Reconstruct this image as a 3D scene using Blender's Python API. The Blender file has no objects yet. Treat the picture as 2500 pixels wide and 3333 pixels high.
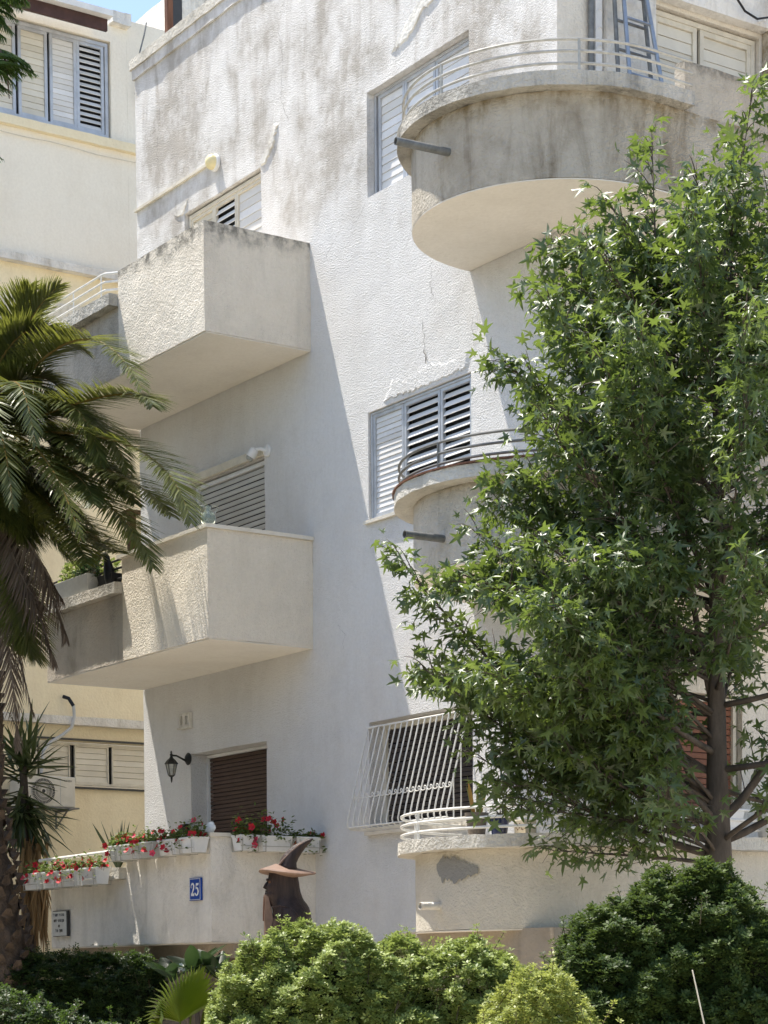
import bpy, bmesh, math, random
import numpy as np
from mathutils import Vector, Matrix, noise
random.seed(7)
rng = np.random.default_rng(7)
SC = bpy.context.scene
COL = SC.collection
PI = math.pi
V = Vector

# ------------------------------------------------------------------ camera
# world: X runs along the long white wall towards the near corner, Y goes into it, ground at z = 0
CAM = V((19.667, -12.453, 1.6))
YAW, PITCH, ROLL = 0.5956, -0.0588, -0.0071
f0 = V((-math.cos(YAW), math.sin(YAW), 0)); r0 = V((math.sin(YAW), math.cos(YAW), 0)); u0 = V((0, 0, 1))
FW = f0*math.cos(PITCH) + u0*math.sin(PITCH)
u1 = u0*math.cos(PITCH) - f0*math.sin(PITCH)
RT = r0*math.cos(ROLL) + u1*math.sin(ROLL)
UP = u1*math.cos(ROLL) - r0*math.sin(ROLL)
cd = bpy.data.cameras.new('camera'); cam = bpy.data.objects.new('camera', cd); COL.objects.link(cam)
mw = Matrix.Identity(4)
for i in range(3):
    mw[i][0] = RT[i]; mw[i][1] = UP[i]; mw[i][2] = -FW[i]; mw[i][3] = CAM[i]
cam.matrix_world = mw
cd.sensor_fit = 'HORIZONTAL'; cd.sensor_width = 36; cd.lens = 100.0
cd.shift_y = 0.7673
cd.clip_start = 0.1; cd.clip_end = 2000
SC.camera = cam

# ------------------------------------------------------------------ sky, sun, exposure
LDIR = V((1.0, 0.45, -2.85)).normalized()
EL = math.asin(-LDIR.z)
wd = bpy.data.worlds.new('World'); SC.world = wd; wd.use_nodes = True
wn = wd.node_tree.nodes; wl = wd.node_tree.links
sky = wn.new('ShaderNodeTexSky'); sky.sky_type = 'NISHITA'; sky.sun_disc = False
sky.sun_elevation = EL; sky.sun_rotation = math.atan2(-LDIR.x, -LDIR.y)
sky.air_density = 1.0; sky.dust_density = 1.2; sky.ozone_density = 1.0
wl.new(sky.outputs[0], wn['Background'].inputs[0]); wn['Background'].inputs[1].default_value = 0.15
sl = bpy.data.lights.new('sun', 'SUN'); sl.energy = 5.0; sl.angle = math.radians(0.53); sl.color = (1.0, 0.94, 0.84)
so = bpy.data.objects.new('sun', sl); COL.objects.link(so)
so.rotation_euler = LDIR.to_track_quat('-Z', 'Y').to_euler(); so.location = (-6, -6, 22)
SC.view_settings.view_transform = 'Standard'; SC.view_settings.look = 'None'
SC.view_settings.exposure = 0.86; SC.view_settings.gamma = 1.0
SC.render.engine = 'CYCLES'
SC.cycles.max_bounces = 8; SC.cycles.diffuse_bounces = 5; SC.cycles.transmission_bounces = 6; SC.cycles.transparent_max_bounces = 8

# ------------------------------------------------------------------ node helpers
class NT:
    def __init__(s, name):
        s.m = bpy.data.materials.new(name); s.m.use_nodes = True
        s.t = s.m.node_tree; s.b = s.t.nodes['Principled BSDF']; s.out = s.t.nodes['Material Output']
    def put(s, sock, val):
        if isinstance(val, bpy.types.NodeSocket): s.t.links.new(val, sock)
        elif isinstance(val, (tuple, list)) and sock.type == 'RGBA' and len(val) == 3: sock.default_value = (*val, 1)
        else: sock.default_value = val
    def n(s, typ, ins=None, **at):
        nd = s.t.nodes.new('ShaderNode'+typ)
        for k, v in at.items(): setattr(nd, k, v)
        for k, v in (ins or {}).items(): s.put(nd.inputs[k], v)
        return nd
    def pos(s): return s.n('NewGeometry').outputs['Position']
    def obj(s): return s.n('TexCoord').outputs['Object']
    def scaled(s, vec, sc): return s.n('VectorMath', {0: vec, 1: sc}, operation='MULTIPLY').outputs[0]
    def noise(s, vec, scale, detail=4, rough=.55, dist=0): return s.n('TexNoise', {'Vector': vec, 'Scale': scale, 'Detail': detail, 'Roughness': rough, 'Distortion': dist}).outputs[0]
    def rng(s, val, a, b, c=0., d=1.): return s.n('MapRange', {'Value': val, 'From Min': a, 'From Max': b, 'To Min': c, 'To Max': d}, interpolation_type='SMOOTHSTEP').outputs[0]
    def math(s, op, a, b=0.): return s.n('Math', {0: a, 1: b}, operation=op).outputs[0]
    def mix(s, f, a, b, bt='MIX'):
        nd = s.t.nodes.new('ShaderNodeMix'); nd.data_type = 'RGBA'; nd.blend_type = bt
        s.put(nd.inputs[0], f); s.put(nd.inputs[6], a); s.put(nd.inputs[7], b); return nd.outputs[2]
    def bump(s, h, dist, strength=1., nrm=None):
        i = {'Height': h, 'Distance': dist, 'Strength': strength}
        if nrm is not None: i['Normal'] = nrm
        return s.n('Bump', i).outputs[0]
    def z(s): return s.n('SeparateXYZ', {0: s.pos()}).outputs[2]

MATS = {}
def plaster(name, base, dirt=(.33, .30, .25), amt=.5, streak=.6, bs=38., bd=.012, mold=None, mold_h=.3, mold_c=(.11, .105, .09), grade=None, rough=.9, lump=.03, blot=.55):
    g = NT(name); p = g.pos()
    n1 = g.noise(p, .85, 6, .6); n2 = g.noise(g.scaled(p, (2.0, 2.0, .42)), 1.5, 7, .66, .6); n3 = g.noise(p, 9., 5, .6)
    f = g.math('ADD', g.math('MULTIPLY', g.rng(g.math('ADD', g.math('MULTIPLY', n1, .6), g.math('MULTIPLY', g.noise(p, 2.6, 8, .68), .4)), .43, .64), blot), g.math('MULTIPLY', g.rng(n2, .44, .80), streak))
    f = g.math('MULTIPLY', f, amt)
    if grade:   # weathered more at one height range than another
        f = g.math('MULTIPLY', f, g.rng(g.math('ADD', g.z(), g.math('MULTIPLY', n1, 1.5)), grade[0], grade[1], grade[2], grade[3]))
    f = g.math('MINIMUM', g.math('MULTIPLY', f, g.rng(n3, .3, .7, .75, 1.15)), 1.)
    c = g.mix(f, base, dirt)
    warm = g.mix(.5, base, (.62, .45, .29))
    c = g.mix(g.math('MULTIPLY', g.rng(g.noise(p, .55, 4, .6), .52, .72), .35*amt), c, warm)
    c = g.mix(g.rng(g.noise(p, 26., 3), .3, .75, .0, .18), c, (base[0]*.72, base[1]*.7, base[2]*.66))
    if mold is not None:
        k = g.rng(g.math('ADD', g.z(), g.math('MULTIPLY', g.math('SUBTRACT', g.noise(g.scaled(p, (1, 1, .55)), 2.2, 9, .72), .5), mold_h*2.6)), mold-mold_h, mold)
        k = g.math('MULTIPLY', k, g.rng(n3, .36, .62, .15, .85))
        c = g.mix(k, c, mold_c)
    g.put(g.b.inputs['Base Color'], c); g.b.inputs['Roughness'].default_value = rough
    g.b.inputs['Specular IOR Level'].default_value = .15
    fine = g.noise(p, bs, 3, .62); med = g.noise(p, bs*.27, 3, .55)
    h = g.math('ADD', g.rng(fine, .28, .72), g.math('MULTIPLY', med, .55))
    nr = g.bump(g.noise(p, 3.1, 5, .6), lump, 1.)
    g.put(g.b.inputs['Normal'], g.bump(h, bd, 1., nr))
    MATS[name] = g.m; return g.m

def simple(name, col, rough=.6, metal=0., var=.15, vs=6., bd=0., bs=40., spec=.3, col2=None, objc=False, stretch=None, tone=0.):
    g = NT(name); p = g.obj() if objc else g.pos()
    q = g.scaled(p, stretch) if stretch else p
    nz = g.noise(q, vs, 5, .6)
    c2 = col2 or tuple(x*(1-var*2) for x in col)
    c = g.mix(g.rng(nz, .3, .72), col, c2)
    c = g.mix(g.rng(g.noise(p, vs*7, 3), .35, .75, 0, var), c, tuple(x*.55 for x in col))
    if tone: c = g.mix(g.math('MULTIPLY', g.n('ObjectInfo').outputs['Random'], tone), c, tuple(x*f for x, f in zip(col, (.62, .58, .50))))
    g.put(g.b.inputs['Base Color'], c)
    g.b.inputs['Roughness'].default_value = rough; g.b.inputs['Metallic'].default_value = metal
    g.b.inputs['Specular IOR Level'].default_value = spec
    if bd: g.put(g.b.inputs['Normal'], g.bump(g.noise(q, bs, 4, .6), bd))
    MATS[name] = g.m; return g.m

def leafy(name, dark, light, trans=.35, rough=.38, spec=.5, tr_col=None, dry=None, bdist=0.):
    g = NT(name)
    a = g.n('Attribute', attribute_name='tint').outputs['Fac']
    rnd = g.n('ObjectInfo').outputs['Random']
    a2 = g.math('FRACT', g.math('ADD', a, rnd))
    nz = g.noise(g.pos(), 5., 3)
    c = g.mix(g.math('ADD', g.math('MULTIPLY', a2, .75), g.math('MULTIPLY', g.rng(nz, .35, .65), .25)), dark, light)
    if dry: c = g.mix(g.rng(a, .9, .97), c, dry)
    g.put(g.b.inputs['Base Color'], c); g.b.inputs['Roughness'].default_value = rough; g.b.inputs['Specular IOR Level'].default_value = spec
    tr = g.n('BsdfTranslucent'); g.put(tr.inputs[0], g.mix(.65, c, tr_col or tuple(min(1, x*2.2) for x in light)))
    mx = g.n('MixShader', {0: trans}); g.t.links.new(g.b.outputs[0], mx.inputs[1]); g.t.links.new(tr.outputs[0], mx.inputs[2])
    g.t.links.new(mx.outputs[0], g.out.inputs[0])
    MATS[name] = g.m; return g.m

WH = (.80, .785, .755)
plaster('plaster_long_wall', (.80, .79, .775), dirt=(.46, .43, .39), amt=.85, streak=.62, bs=58, bd=.0085, grade=(9.4, 11.6, .28, 1.75), lump=.026, blot=.75)
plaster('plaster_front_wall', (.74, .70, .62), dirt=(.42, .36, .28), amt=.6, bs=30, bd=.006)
plaster('plaster_balcony_top', (.86, .785, .67), dirt=(.46, .41, .33), amt=.45, streak=.8, bs=48, bd=.009, mold=9.43, mold_h=.26)
plaster('plaster_balcony_mid', (.87, .79, .665), dirt=(.48, .42, .34), amt=.3, streak=.6, bs=48, bd=.008)
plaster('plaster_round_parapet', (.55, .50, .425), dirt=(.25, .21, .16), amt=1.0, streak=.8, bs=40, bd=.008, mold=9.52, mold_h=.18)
plaster('plaster_parapet_stained', (.56, .51, .44), dirt=(.24, .21, .17), amt=.9, streak=.9, bs=40, bd=.010)  # low parapets: dirt and the palm's shade both put into a darker colour
plaster('plaster_balcony_low', (.83, .785, .71), dirt=(.42, .39, .34), amt=.6, streak=.95, bs=34, bd=.005)
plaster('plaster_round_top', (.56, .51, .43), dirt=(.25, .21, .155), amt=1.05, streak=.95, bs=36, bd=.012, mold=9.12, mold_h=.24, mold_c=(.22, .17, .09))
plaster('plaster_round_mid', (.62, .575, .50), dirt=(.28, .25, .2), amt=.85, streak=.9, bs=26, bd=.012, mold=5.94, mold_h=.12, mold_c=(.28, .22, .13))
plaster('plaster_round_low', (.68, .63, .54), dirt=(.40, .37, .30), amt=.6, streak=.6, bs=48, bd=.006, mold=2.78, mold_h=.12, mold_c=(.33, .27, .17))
plaster('ledge_concrete', (.58, .55, .49), dirt=(.14, .135, .12), amt=1.15, streak=.8, bs=30, bd=.012, lump=.02)
plaster('ledge_concrete_pale', (.68, .65, .58), dirt=(.30, .28, .24), amt=.8, streak=.7, bs=30, bd=.010, lump=.02)
plaster('soffit_paint', (.80, .76, .69), dirt=(.50, .45, .38), amt=.35, streak=.2, bs=20, bd=.002, lump=.008)
plaster('cream_wall', (.86, .81, .70), dirt=(.60, .52, .40), amt=.3, streak=.5, bs=30, bd=.002, lump=.01)
plaster('yellow_wall', (.84, .745, .53), dirt=(.60, .48, .31), amt=.45, streak=.5, bs=30, bd=.002, lump=.01)
plaster('white_band', (.78, .76, .71), dirt=(.30, .27, .22), amt=.75, streak=1., bs=24, bd=.006, lump=.02)
plaster('plinth', (.36, .31, .25), dirt=(.20, .17, .13), amt=.7, bs=26, bd=.004)
plaster('cement_patch', (.30, .295, .28), dirt=(.2, .19, .18), amt=.5, bs=60, bd=.003)
plaster('stone_cap', (.76, .72, .63), dirt=(.40, .34, .26), amt=.5, bs=60, bd=.002, lump=.004)
simple('white_slat', (.80, .80, .80), .45, var=.05, vs=3, tone=.45)
simple('cream_slat', (.74, .70, .60), .5, var=.06, vs=3, tone=.45)
simple('grey_slat', (.56, .55, .52), .5, var=.06, vs=3, tone=.45)
simple('brown_slat', (.115, .072, .055), .55, var=.2, vs=4, stretch=(1, 1, 8), tone=.45)
simple('rust_slat', (.30, .125, .072), .6, var=.2, vs=4, tone=.45)
simple('dark_slat', (.055, .045, .04), .55, var=.2, vs=4)
simple('alu_frame', (.55, .57, .60), .4, .3, var=.1)
simple('white_frame', (.78, .78, .77), .45, var=.06)
simple('cream_frame', (.70, .65, .54), .55, var=.1)
simple('dark_frame', (.06, .06, .06), .4, var=.1)
simple('dark_pane', (.012, .013, .015), .15, var=.1, spec=.5)
simple('white_metal', (.78, .77, .73), .4, var=.08, vs=12)
simple('rail_dull', (.20, .20, .19), .5, .2, var=.15, vs=14)
simple('rail_grey', (.50, .49, .45), .45, .2, var=.15, vs=14)
simple('dark_metal', (.035, .036, .034), .45, .3, var=.2, vs=18)
simple('galv_pipe', (.22, .225, .22), .5, .3, var=.2, vs=15)
simple('crack_line', (.26, .24, .22), .95, var=.2)
simple('black_hole', (.01, .01, .01), .9, var=0)
simple('plastic_white', (.78, .78, .77), .4, var=.06, vs=8, objc=True)
simple('plastic_grey', (.52, .52, .50), .5, var=.08, vs=8, objc=True)
simple('plastic_black', (.014, .014, .015), .4, var=.1)
simple('ac_white', (.66, .63, .55), .5, var=.08, vs=5)
simple('soil', (.05, .035, .022), .95, var=.3, vs=30)
simple('terracotta', (.42, .20, .11), .8, var=.15, vs=10)
simple('blue_glaze', (.012, .025, .09), .18, var=.15, vs=6, spec=.6)
simple('taupe_pot', (.24, .20, .165), .6, var=.2, vs=10)
simple('cream_pot', (.66, .57, .42), .6, var=.08, vs=8)
simple('wood_dark', (.055, .033, .027), .5, var=.3, vs=3, stretch=(6, 6, .8), bd=.010, bs=14, spec=.35)
simple('wood_pink', (.27, .175, .13), .6, var=.22, vs=5, bd=.003, bs=20)
simple('wood_brown', (.20, .09, .05), .6, var=.25, vs=5, stretch=(4, 4, .7), bd=.002, bs=20)
simple('fascia_brown', (.085, .042, .034), .55, var=.25, vs=4)
simple('sign_blue', (.008, .06, .33), .35, var=.08, vs=6)
simple('sign_white', (.80, .80, .78), .4, var=.03)
simple('sign_grey', (.60, .60, .57), .45, var=.06)
simple('ink', (.02, .02, .02), .6, var=0)
simple('palm_bark', (.13, .095, .07), .95, var=.3, vs=7, bd=.05, bs=9)
simple('bark', (.125, .10, .078), .9, var=.25, vs=9, stretch=(1, 1, .35), bd=.012, bs=26)
simple('twig', (.105, .085, .05), .8, var=.2, vs=9)
simple('petal_red', (.55, .012, .03), .55, var=.12, vs=30)
simple('petal_pink', (.68, .06, .12), .55, var=.12, vs=30)
simple('petal_white', (.82, .82, .76), .6, var=.04, vs=30)
simple('ladder_alu', (.36, .39, .43), .35, .6, var=.12, vs=9)
simple('paving', (.68, .60, .49), .9, var=.12, vs=1.2, bd=.004, bs=30)
simple('lamp_yellow', (.80, .70, .40), .4, var=.08)
leafy('leaf_gum', (.020, .046, .017), (.098, .140, .046), .28, .42, .7, tr_col=(.36, .50, .07))
leafy('leaf_shrub', (.075, .12, .025), (.36, .42, .125), .22, .45, .3, tr_col=(.55, .68, .16))
leafy('leaf_shrub_yellow', (.11, .145, .026), (.38, .41, .11), .25, .45, .3, tr_col=(.60, .68, .14))
leafy('leaf_shrub_dark', (.018, .040, .011), (.080, .115, .030), .20, .5, .2, tr_col=(.26, .38, .07))
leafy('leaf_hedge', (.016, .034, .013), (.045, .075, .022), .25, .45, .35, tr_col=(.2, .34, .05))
leafy('leaf_palm', (.042, .062, .020), (.135, .150, .038), .28, .38, .45, tr_col=(.34, .36, .05), dry=(.26, .17, .05))
leafy('leaf_palm_dead', (.095, .072, .055), (.23, .18, .135), .15, .8, .15, tr_col=(.3, .2, .1))
leafy('leaf_yucca', (.022, .042, .016), (.075, .10, .030), .15, .34, .5)
leafy('leaf_yucca_dry', (.17, .11, .055), (.32, .215, .11), .15, .8, .15)
leafy('leaf_fan', (.035, .062, .012), (.11, .15, .020), .40, .4, .4, tr_col=(.50, .62, .05))
leafy('leaf_broad', (.012, .028, .012), (.032, .06, .018), .18, .35, .3)
leafy('leaf_rubber', (.014, .018, .010), (.045, .030, .018), .15, .28, .5, tr_col=(.2, .1, .04))
leafy('leaf_petunia', (.045, .075, .018), (.12, .165, .04), .3, .5, .3)
leafy('leaf_snake', (.05, .07, .02), (.16, .16, .04), .2, .4, .4, dry=(.30, .13, .03))
leafy('leaf_feather', (.030, .065, .016), (.085, .14, .03), .35, .5, .3)
g = NT('glass_green'); g.b.inputs['Base Color'].default_value = (.80, .88, .84, 1); g.b.inputs['Transmission Weight'].default_value = .95
g.b.inputs['Roughness'].default_value = .06; g.b.inputs['IOR'].default_value = 1.45; MATS['glass_green'] = g.m
g = NT('glass_clear'); g.b.inputs['Base Color'].default_value = (.55, .56, .53, 1); g.b.inputs['Transmission Weight'].default_value = .6
g.b.inputs['Roughness'].default_value = .25; MATS['glass_clear'] = g.m

# ------------------------------------------------------------------ mesh helpers
WL = {}
def wloc(o): return WL.get(o.name, V((0, 0, 0)))
def setp(o, label=None, cat=None, group=None, kind=None):
    if label: o['label'] = label
    if cat: o['category'] = cat
    if group: o['group'] = group
    if kind: o['kind'] = kind
    return o
def thing(name, loc, label, cat, group=None, rz=0):
    o = bpy.data.objects.new(name, None); COL.objects.link(o); o.empty_display_size = .1
    o.location = loc; o.rotation_euler = (0, 0, rz); WL[o.name] = V(loc)
    return setp(o, label, cat, group)
def link(name, me, parent=None, origin=None, mat=None, matrix=None):
    o = bpy.data.objects.new(name, me); COL.objects.link(o)
    if mat and not me.materials: me.materials.append(MATS[mat])
    if parent is not None: o.parent = parent
    if matrix is not None: o.matrix_local = matrix
    elif origin is not None: o.location = V(origin) - (wloc(parent) if parent is not None else V((0, 0, 0)))
    WL[o.name] = V(origin) if origin is not None else (wloc(parent) if parent is not None else V((0, 0, 0)))
    return o

class MB:
    def __init__(s): s.v = []; s.f = []
    def add(s, vs, fs):
        b = len(s.v); s.v += [tuple(x) for x in vs]; s.f += [tuple(b+i for i in f) for f in fs]; return s
    def box(s, x0, x1, y0, y1, z0, z1):
        x0, x1 = min(x0, x1), max(x0, x1); y0, y1 = min(y0, y1), max(y0, y1); z0, z1 = min(z0, z1), max(z0, z1)
        return s.add([(x0,y0,z0),(x1,y0,z0),(x1,y1,z0),(x0,y1,z0),(x0,y0,z1),(x1,y0,z1),(x1,y1,z1),(x0,y1,z1)],
                     [(0,3,2,1),(4,5,6,7),(0,1,5,4),(1,2,6,5),(2,3,7,6),(3,0,4,7)])
    def tbox(s, T, u0, u1, v0, v1, w0, w1):
        a = T(u0, v0, w0); b = T(u1, v1, w1)
        return s.box(a[0], b[0], a[1], b[1], a[2], b[2])
    def prism(s, poly, z0, z1):
        n = len(poly)
        return s.add([(x, y, z0) for x, y in poly]+[(x, y, z1) for x, y in poly],
                     [tuple(range(n))[::-1], tuple(range(n, 2*n))]+[(i, (i+1) % n, n+(i+1) % n, n+i) for i in range(n)])
    def strip(s, outer, inner, z0, z1, nz=1):   # solid between two open plan paths
        n = len(outer); vs = []; fs = []
        for k in range(nz+1):
            z = z0+(z1-z0)*k/nz
            vs += [(x, y, z) for x, y in outer]
        for k in range(nz+1):
            z = z0+(z1-z0)*k/nz
            vs += [(x, y, z) for x, y in inner]
        I = (nz+1)*n
        for k in range(nz):
            for i in range(n-1):
                a = k*n+i; fs.append((a, a+1, a+n+1, a+n)); c = I+k*n+i; fs.append((c+n, c+n+1, c+1, c))
        for i in range(n-1):
            fs.append((I+i, I+i+1, i+1, i)); t = nz*n+i; fs.append((t, t+1, I+t+1, I+t))
        for k in range(nz):
            a = k*n; fs.append((a, a+n, I+a+n, I+a)); a = k*n+n-1; fs.append((I+a, I+a+n, a+n, a))
        return s.add(vs, fs)
    def tube(s, pts, r, n=8, closed=False):
        pts = [V(p) for p in pts]; m = len(pts); rr = r if isinstance(r, (list, tuple)) else [r]*m
        vs = []; up = None
        for i, p in enumerate(pts):
            if closed: d = pts[(i+1) % m]-pts[i-1]
            else: d = pts[min(i+1, m-1)]-pts[max(i-1, 0)]
            d.normalize()
            if up is None: up = d.orthogonal().normalized()
            else:
                up = up-d*up.dot(d)
                up = up.normalized() if up.length > 1e-5 else d.orthogonal().normalized()
            sd = d.cross(up)
            for k in range(n):
                a = 2*PI*k/n; vs.append(p+(up*math.cos(a)+sd*math.sin(a))*rr[i])
        fs = []
        for i in range(m if closed else m-1):
            j = (i+1) % m
            for k in range(n): fs.append((i*n+k, i*n+(k+1) % n, j*n+(k+1) % n, j*n+k))
        if not closed: fs += [tuple(range(n))[::-1], tuple(range((m-1)*n, m*n))]
        return s.add(vs, fs)
    def lathe(s, prof, c=(0, 0, 0), n=20, ax=None, cap=True):
        ax = V(ax).normalized() if ax else V((0, 0, 1)); e1 = ax.orthogonal().normalized() if abs(ax.z) < .999 else V((1, 0, 0)); e2 = ax.cross(e1)
        c = V(c); vs = []
        for r, h in prof:
            for k in range(n):
                a = 2*PI*k/n; vs.append(c+ax*h+(e1*math.cos(a)+e2*math.sin(a))*r)
        fs = []
        for i in range(len(prof)-1):
            for k in range(n): fs.append((i*n+k, i*n+(k+1) % n, (i+1)*n+(k+1) % n, (i+1)*n+k))
        if cap: fs += [tuple(range(n))[::-1], tuple(range((len(prof)-1)*n, len(prof)*n))]
        return s.add(vs, fs)
    def loft(s, rings):
        n = len(rings[0]); vs = [p for r in rings for p in r]; fs = []
        for i in range(len(rings)-1):
            for k in range(n): fs.append((i*n+k, i*n+(k+1) % n, (i+1)*n+(k+1) % n, (i+1)*n+k))
        fs += [tuple(range(n))[::-1], tuple(range((len(rings)-1)*n, len(rings)*n))]
        return s.add(vs, fs)
    def mesh(s, name, origin=(0, 0, 0), smooth=False, rough=None, bevel=0, recalc=True):
        bm = bmesh.new(); o = V(origin)
        vs = [bm.verts.new(V(p)) for p in s.v]
        for f in s.f:
            try: bm.faces.new([vs[i] for i in f])
            except ValueError: pass
        if recalc: bmesh.ops.recalc_face_normals(bm, faces=bm.faces)
        if bevel:
            ed = [e for e in bm.edges if len(e.link_faces) == 2 and e.calc_face_angle(0) > .6]
            bmesh.ops.bevel(bm, geom=ed, offset=bevel, segments=2, affect='EDGES', profile=.5, clamp_overlap=True)
        if rough:
            cell, amp, fr = rough
            bmesh.ops.remove_doubles(bm, verts=bm.verts, dist=1e-5)
            bmesh.ops.triangulate(bm, faces=[f for f in bm.faces if len(f.verts) > 4])
            for _ in range(6):
                ed = [e for e in bm.edges if e.calc_length() > cell*1.5]
                if not ed: break
                bmesh.ops.subdivide_edges(bm, edges=ed, cuts=1, use_grid_fill=True)
            bm.normal_update()
            for v in bm.verts:
                v.co += noise.noise_vector(v.co*fr)*amp + noise.noise_vector(v.co*fr*3.1)*amp*.4
        for v in bm.verts: v.co -= o
        me = bpy.data.meshes.new(name); bm.to_mesh(me); bm.free()
        if smooth:
            me.polygons.foreach_set('use_smooth', [True]*len(me.polygons))
            if smooth != 'all': me.set_sharp_from_angle(angle=math.radians(40))
        return me
    def build(s, name, mat, parent=None, origin=None, smooth=False, rough=None, bevel=0):
        o = V(origin) if origin is not None else wloc(parent) if parent is not None else V((0, 0, 0))
        me = s.mesh(name, o, smooth, rough, bevel)
        return link(name, me, parent, o, mat)

def scatter(name, tv, tf, M, P, mat, parent=None, tint=None, smooth=False):
    """one mesh of many small pieces: template verts tv (k,3), faces tf (all same size), frames M (N,3,3 columns), points P (N,3)"""
    tv = np.asarray(tv, float); tf = np.asarray(tf, int); N = len(P); k = len(tv)
    vs = np.einsum('nij,kj->nki', M, tv)+P[:, None, :]
    if parent is not None: vs = vs-np.array(wloc(parent))
    me = bpy.data.meshes.new(name); nf, w = tf.shape
    me.vertices.add(N*k); me.vertices.foreach_set('co', vs.reshape(-1).astype(np.float32))
    loops = (tf[None]+np.arange(N)[:, None, None]*k).reshape(-1).astype(np.int32)
    me.loops.add(len(loops)); me.loops.foreach_set('vertex_index', loops)
    me.polygons.add(N*nf); me.polygons.foreach_set('loop_start', np.arange(0, N*nf*w, w, dtype=np.int32))
    if smooth: me.polygons.foreach_set('use_smooth', np.ones(N*nf, bool))
    me.update(calc_edges=True)
    at = me.attributes.new('tint', 'FLOAT', 'POINT')
    tn = rng.random(N) if tint is None else tint
    at.data.foreach_set('value', np.repeat(tn, k).astype(np.float32))
    return link(name, me, parent, wloc(parent) if parent is not None else None, mat)
def frames(d, nrm):
    d = d/np.linalg.norm(d, axis=1, keepdims=True)
    x = np.cross(d, nrm); x /= np.linalg.norm(x, axis=1, keepdims=True)+1e-9
    z = np.cross(x, d)
    return np.stack([x, d, z], axis=2)     # columns: side, along, normal
def rdir(n):
    a = rng.normal(size=(n, 3)); return a/np.linalg.norm(a, axis=1, keepdims=True)

# ------------------------------------------------------------------ ground
m = MB(); m.box(-60, 60, -60, 60, -.3, 0); gr = m.build('ground', 'paving', None, (0, 0, 0)); setp(gr, kind='structure')

# ------------------------------------------------------------------ windows and walls
def TW(O=0.): return lambda u, v, w: (u, O-v, w)           # wall looking towards -Y
def TX(O): return lambda u, v, w: (O+v, u, w)              # wall looking towards +X
PROF = {
    'closed': lambda p: [(0, .001), (.014, .001), (.005, p-.002), (0, p-.002)],
    'open': lambda p: [(.018, 0), (.024, .004), (-.012, p*.72), (-.018, p*.72-.004)],
    'roll': lambda p: [(0, .003), (.008, .003), (.0115, p*.3), (.0115, p*.7), (.007, p-.005), (0, p-.005)],
    'slit': lambda p: [(0, .0), (.008, .0), (.010, p*.4), (.006, p-.012), (0, p-.012)],
}
def window(parent, T, u0, u1, w0, w1, v, leaves, fmat, bar=.045, depth=.07, stile=.035, pane='dark_pane'):
    f = MB()
    f.tbox(T, u0, u1, v-depth, v, w1-bar, w1); f.tbox(T, u0, u1, v-depth, v, w0, w0+bar)
    f.tbox(T, u0, u0+bar, v-depth, v, w0+bar, w1-bar); f.tbox(T, u1-bar, u1, v-depth, v, w0+bar, w1-bar)
    a0, a1 = w0+bar, w1-bar
    for a, b, mode, smat, pitch in leaves:
        if stile and mode != 'roll' and mode != 'slit':
            q = v-.012
            f.tbox(T, a, a+stile, q-.04, q, a0, a1); f.tbox(T, b-stile, b, q-.04, q, a0, a1)
            f.tbox(T, a+stile, b-stile, q-.04, q, a1-stile, a1); f.tbox(T, a+stile, b-stile, q-.04, q, a0, a0+stile)
    o = T((u0+u1)/2, v, w0)
    win = f.build('window', fmat, parent, o, bevel=.003)
    p = MB(); p.tbox(T, u0+bar*.5, u1-bar*.5, v-depth-.02, v-depth+.002, w0+bar*.5, w1-bar*.5)
    p.build('pane', pane, win, o)
    for a, b, mode, smat, pitch in leaves:
        st = stile if mode in ('closed', 'open') else 0.
        lo, hi = a0+st, a1-st; n = max(1, round((hi-lo)/pitch)); ph = (hi-lo)/n
        pr = PROF[mode](ph); L = (b-a)/2-st-.001
        sm = MB(); k = len(pr)
        sm.add([T(-L, q[0], q[1]) for q in pr]+[T(L, q[0], q[1]) for q in pr],
               [tuple(range(k))[::-1], tuple(range(k, 2*k))]+[(i, (i+1) % k, k+(i+1) % k, k+i) for i in range(k)])
        me = sm.mesh('slat', T(0, 0, 0)); me.materials.append(MATS[smat])
        for i in range(n):
            jit = random.uniform(-.0015, .0015)
            so_ = link('slat', me, win, T((a+b)/2, v-.042+jit, lo+i*ph)); ax = 0 if abs(T(1, 0, 0)[0]-T(0, 0, 0)[0]) > .5 else 1
            ro = [0, 0, 0]; ro[ax] = random.gauss(0, .03 if mode == 'open' else .006); ro[1-ax] = random.gauss(0, .0025); so_.rotation_euler = ro
    return win
def wall_sheet(T, u0, u1, w0, w1, ops):
    us = sorted({u0, u1, *[x for o in ops for x in o[:2]]}); ws = sorted({w0, w1, *[x for o in ops for x in o[2:4]]})
    m = MB()
    for i in range(len(us)-1):
        for j in range(len(ws)-1):
            cu, cw = (us[i]+us[i+1])/2, (ws[j]+ws[j+1])/2
            if any(o[0] < cu < o[1] and o[2] < cw < o[3] for o in ops): continue
            m.add([T(us[i], 0, ws[j]), T(us[i+1], 0, ws[j]), T(us[i+1], 0, ws[j+1]), T(us[i], 0, ws[j+1])], [(0, 1, 2, 3)])
    for a, b, c, d, dep in ops:
        q = [(a, c), (b, c), (b, d), (a, d)]
        for i in range(4):
            p0, p1 = q[i], q[(i+1) % 4]
            m.add([T(p0[0], 0, p0[1]), T(p0[0], -dep, p0[1]), T(p1[0], -dep, p1[1]), T(p1[0], 0, p1[1])], [(0, 1, 2, 3)])
    return m

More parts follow.
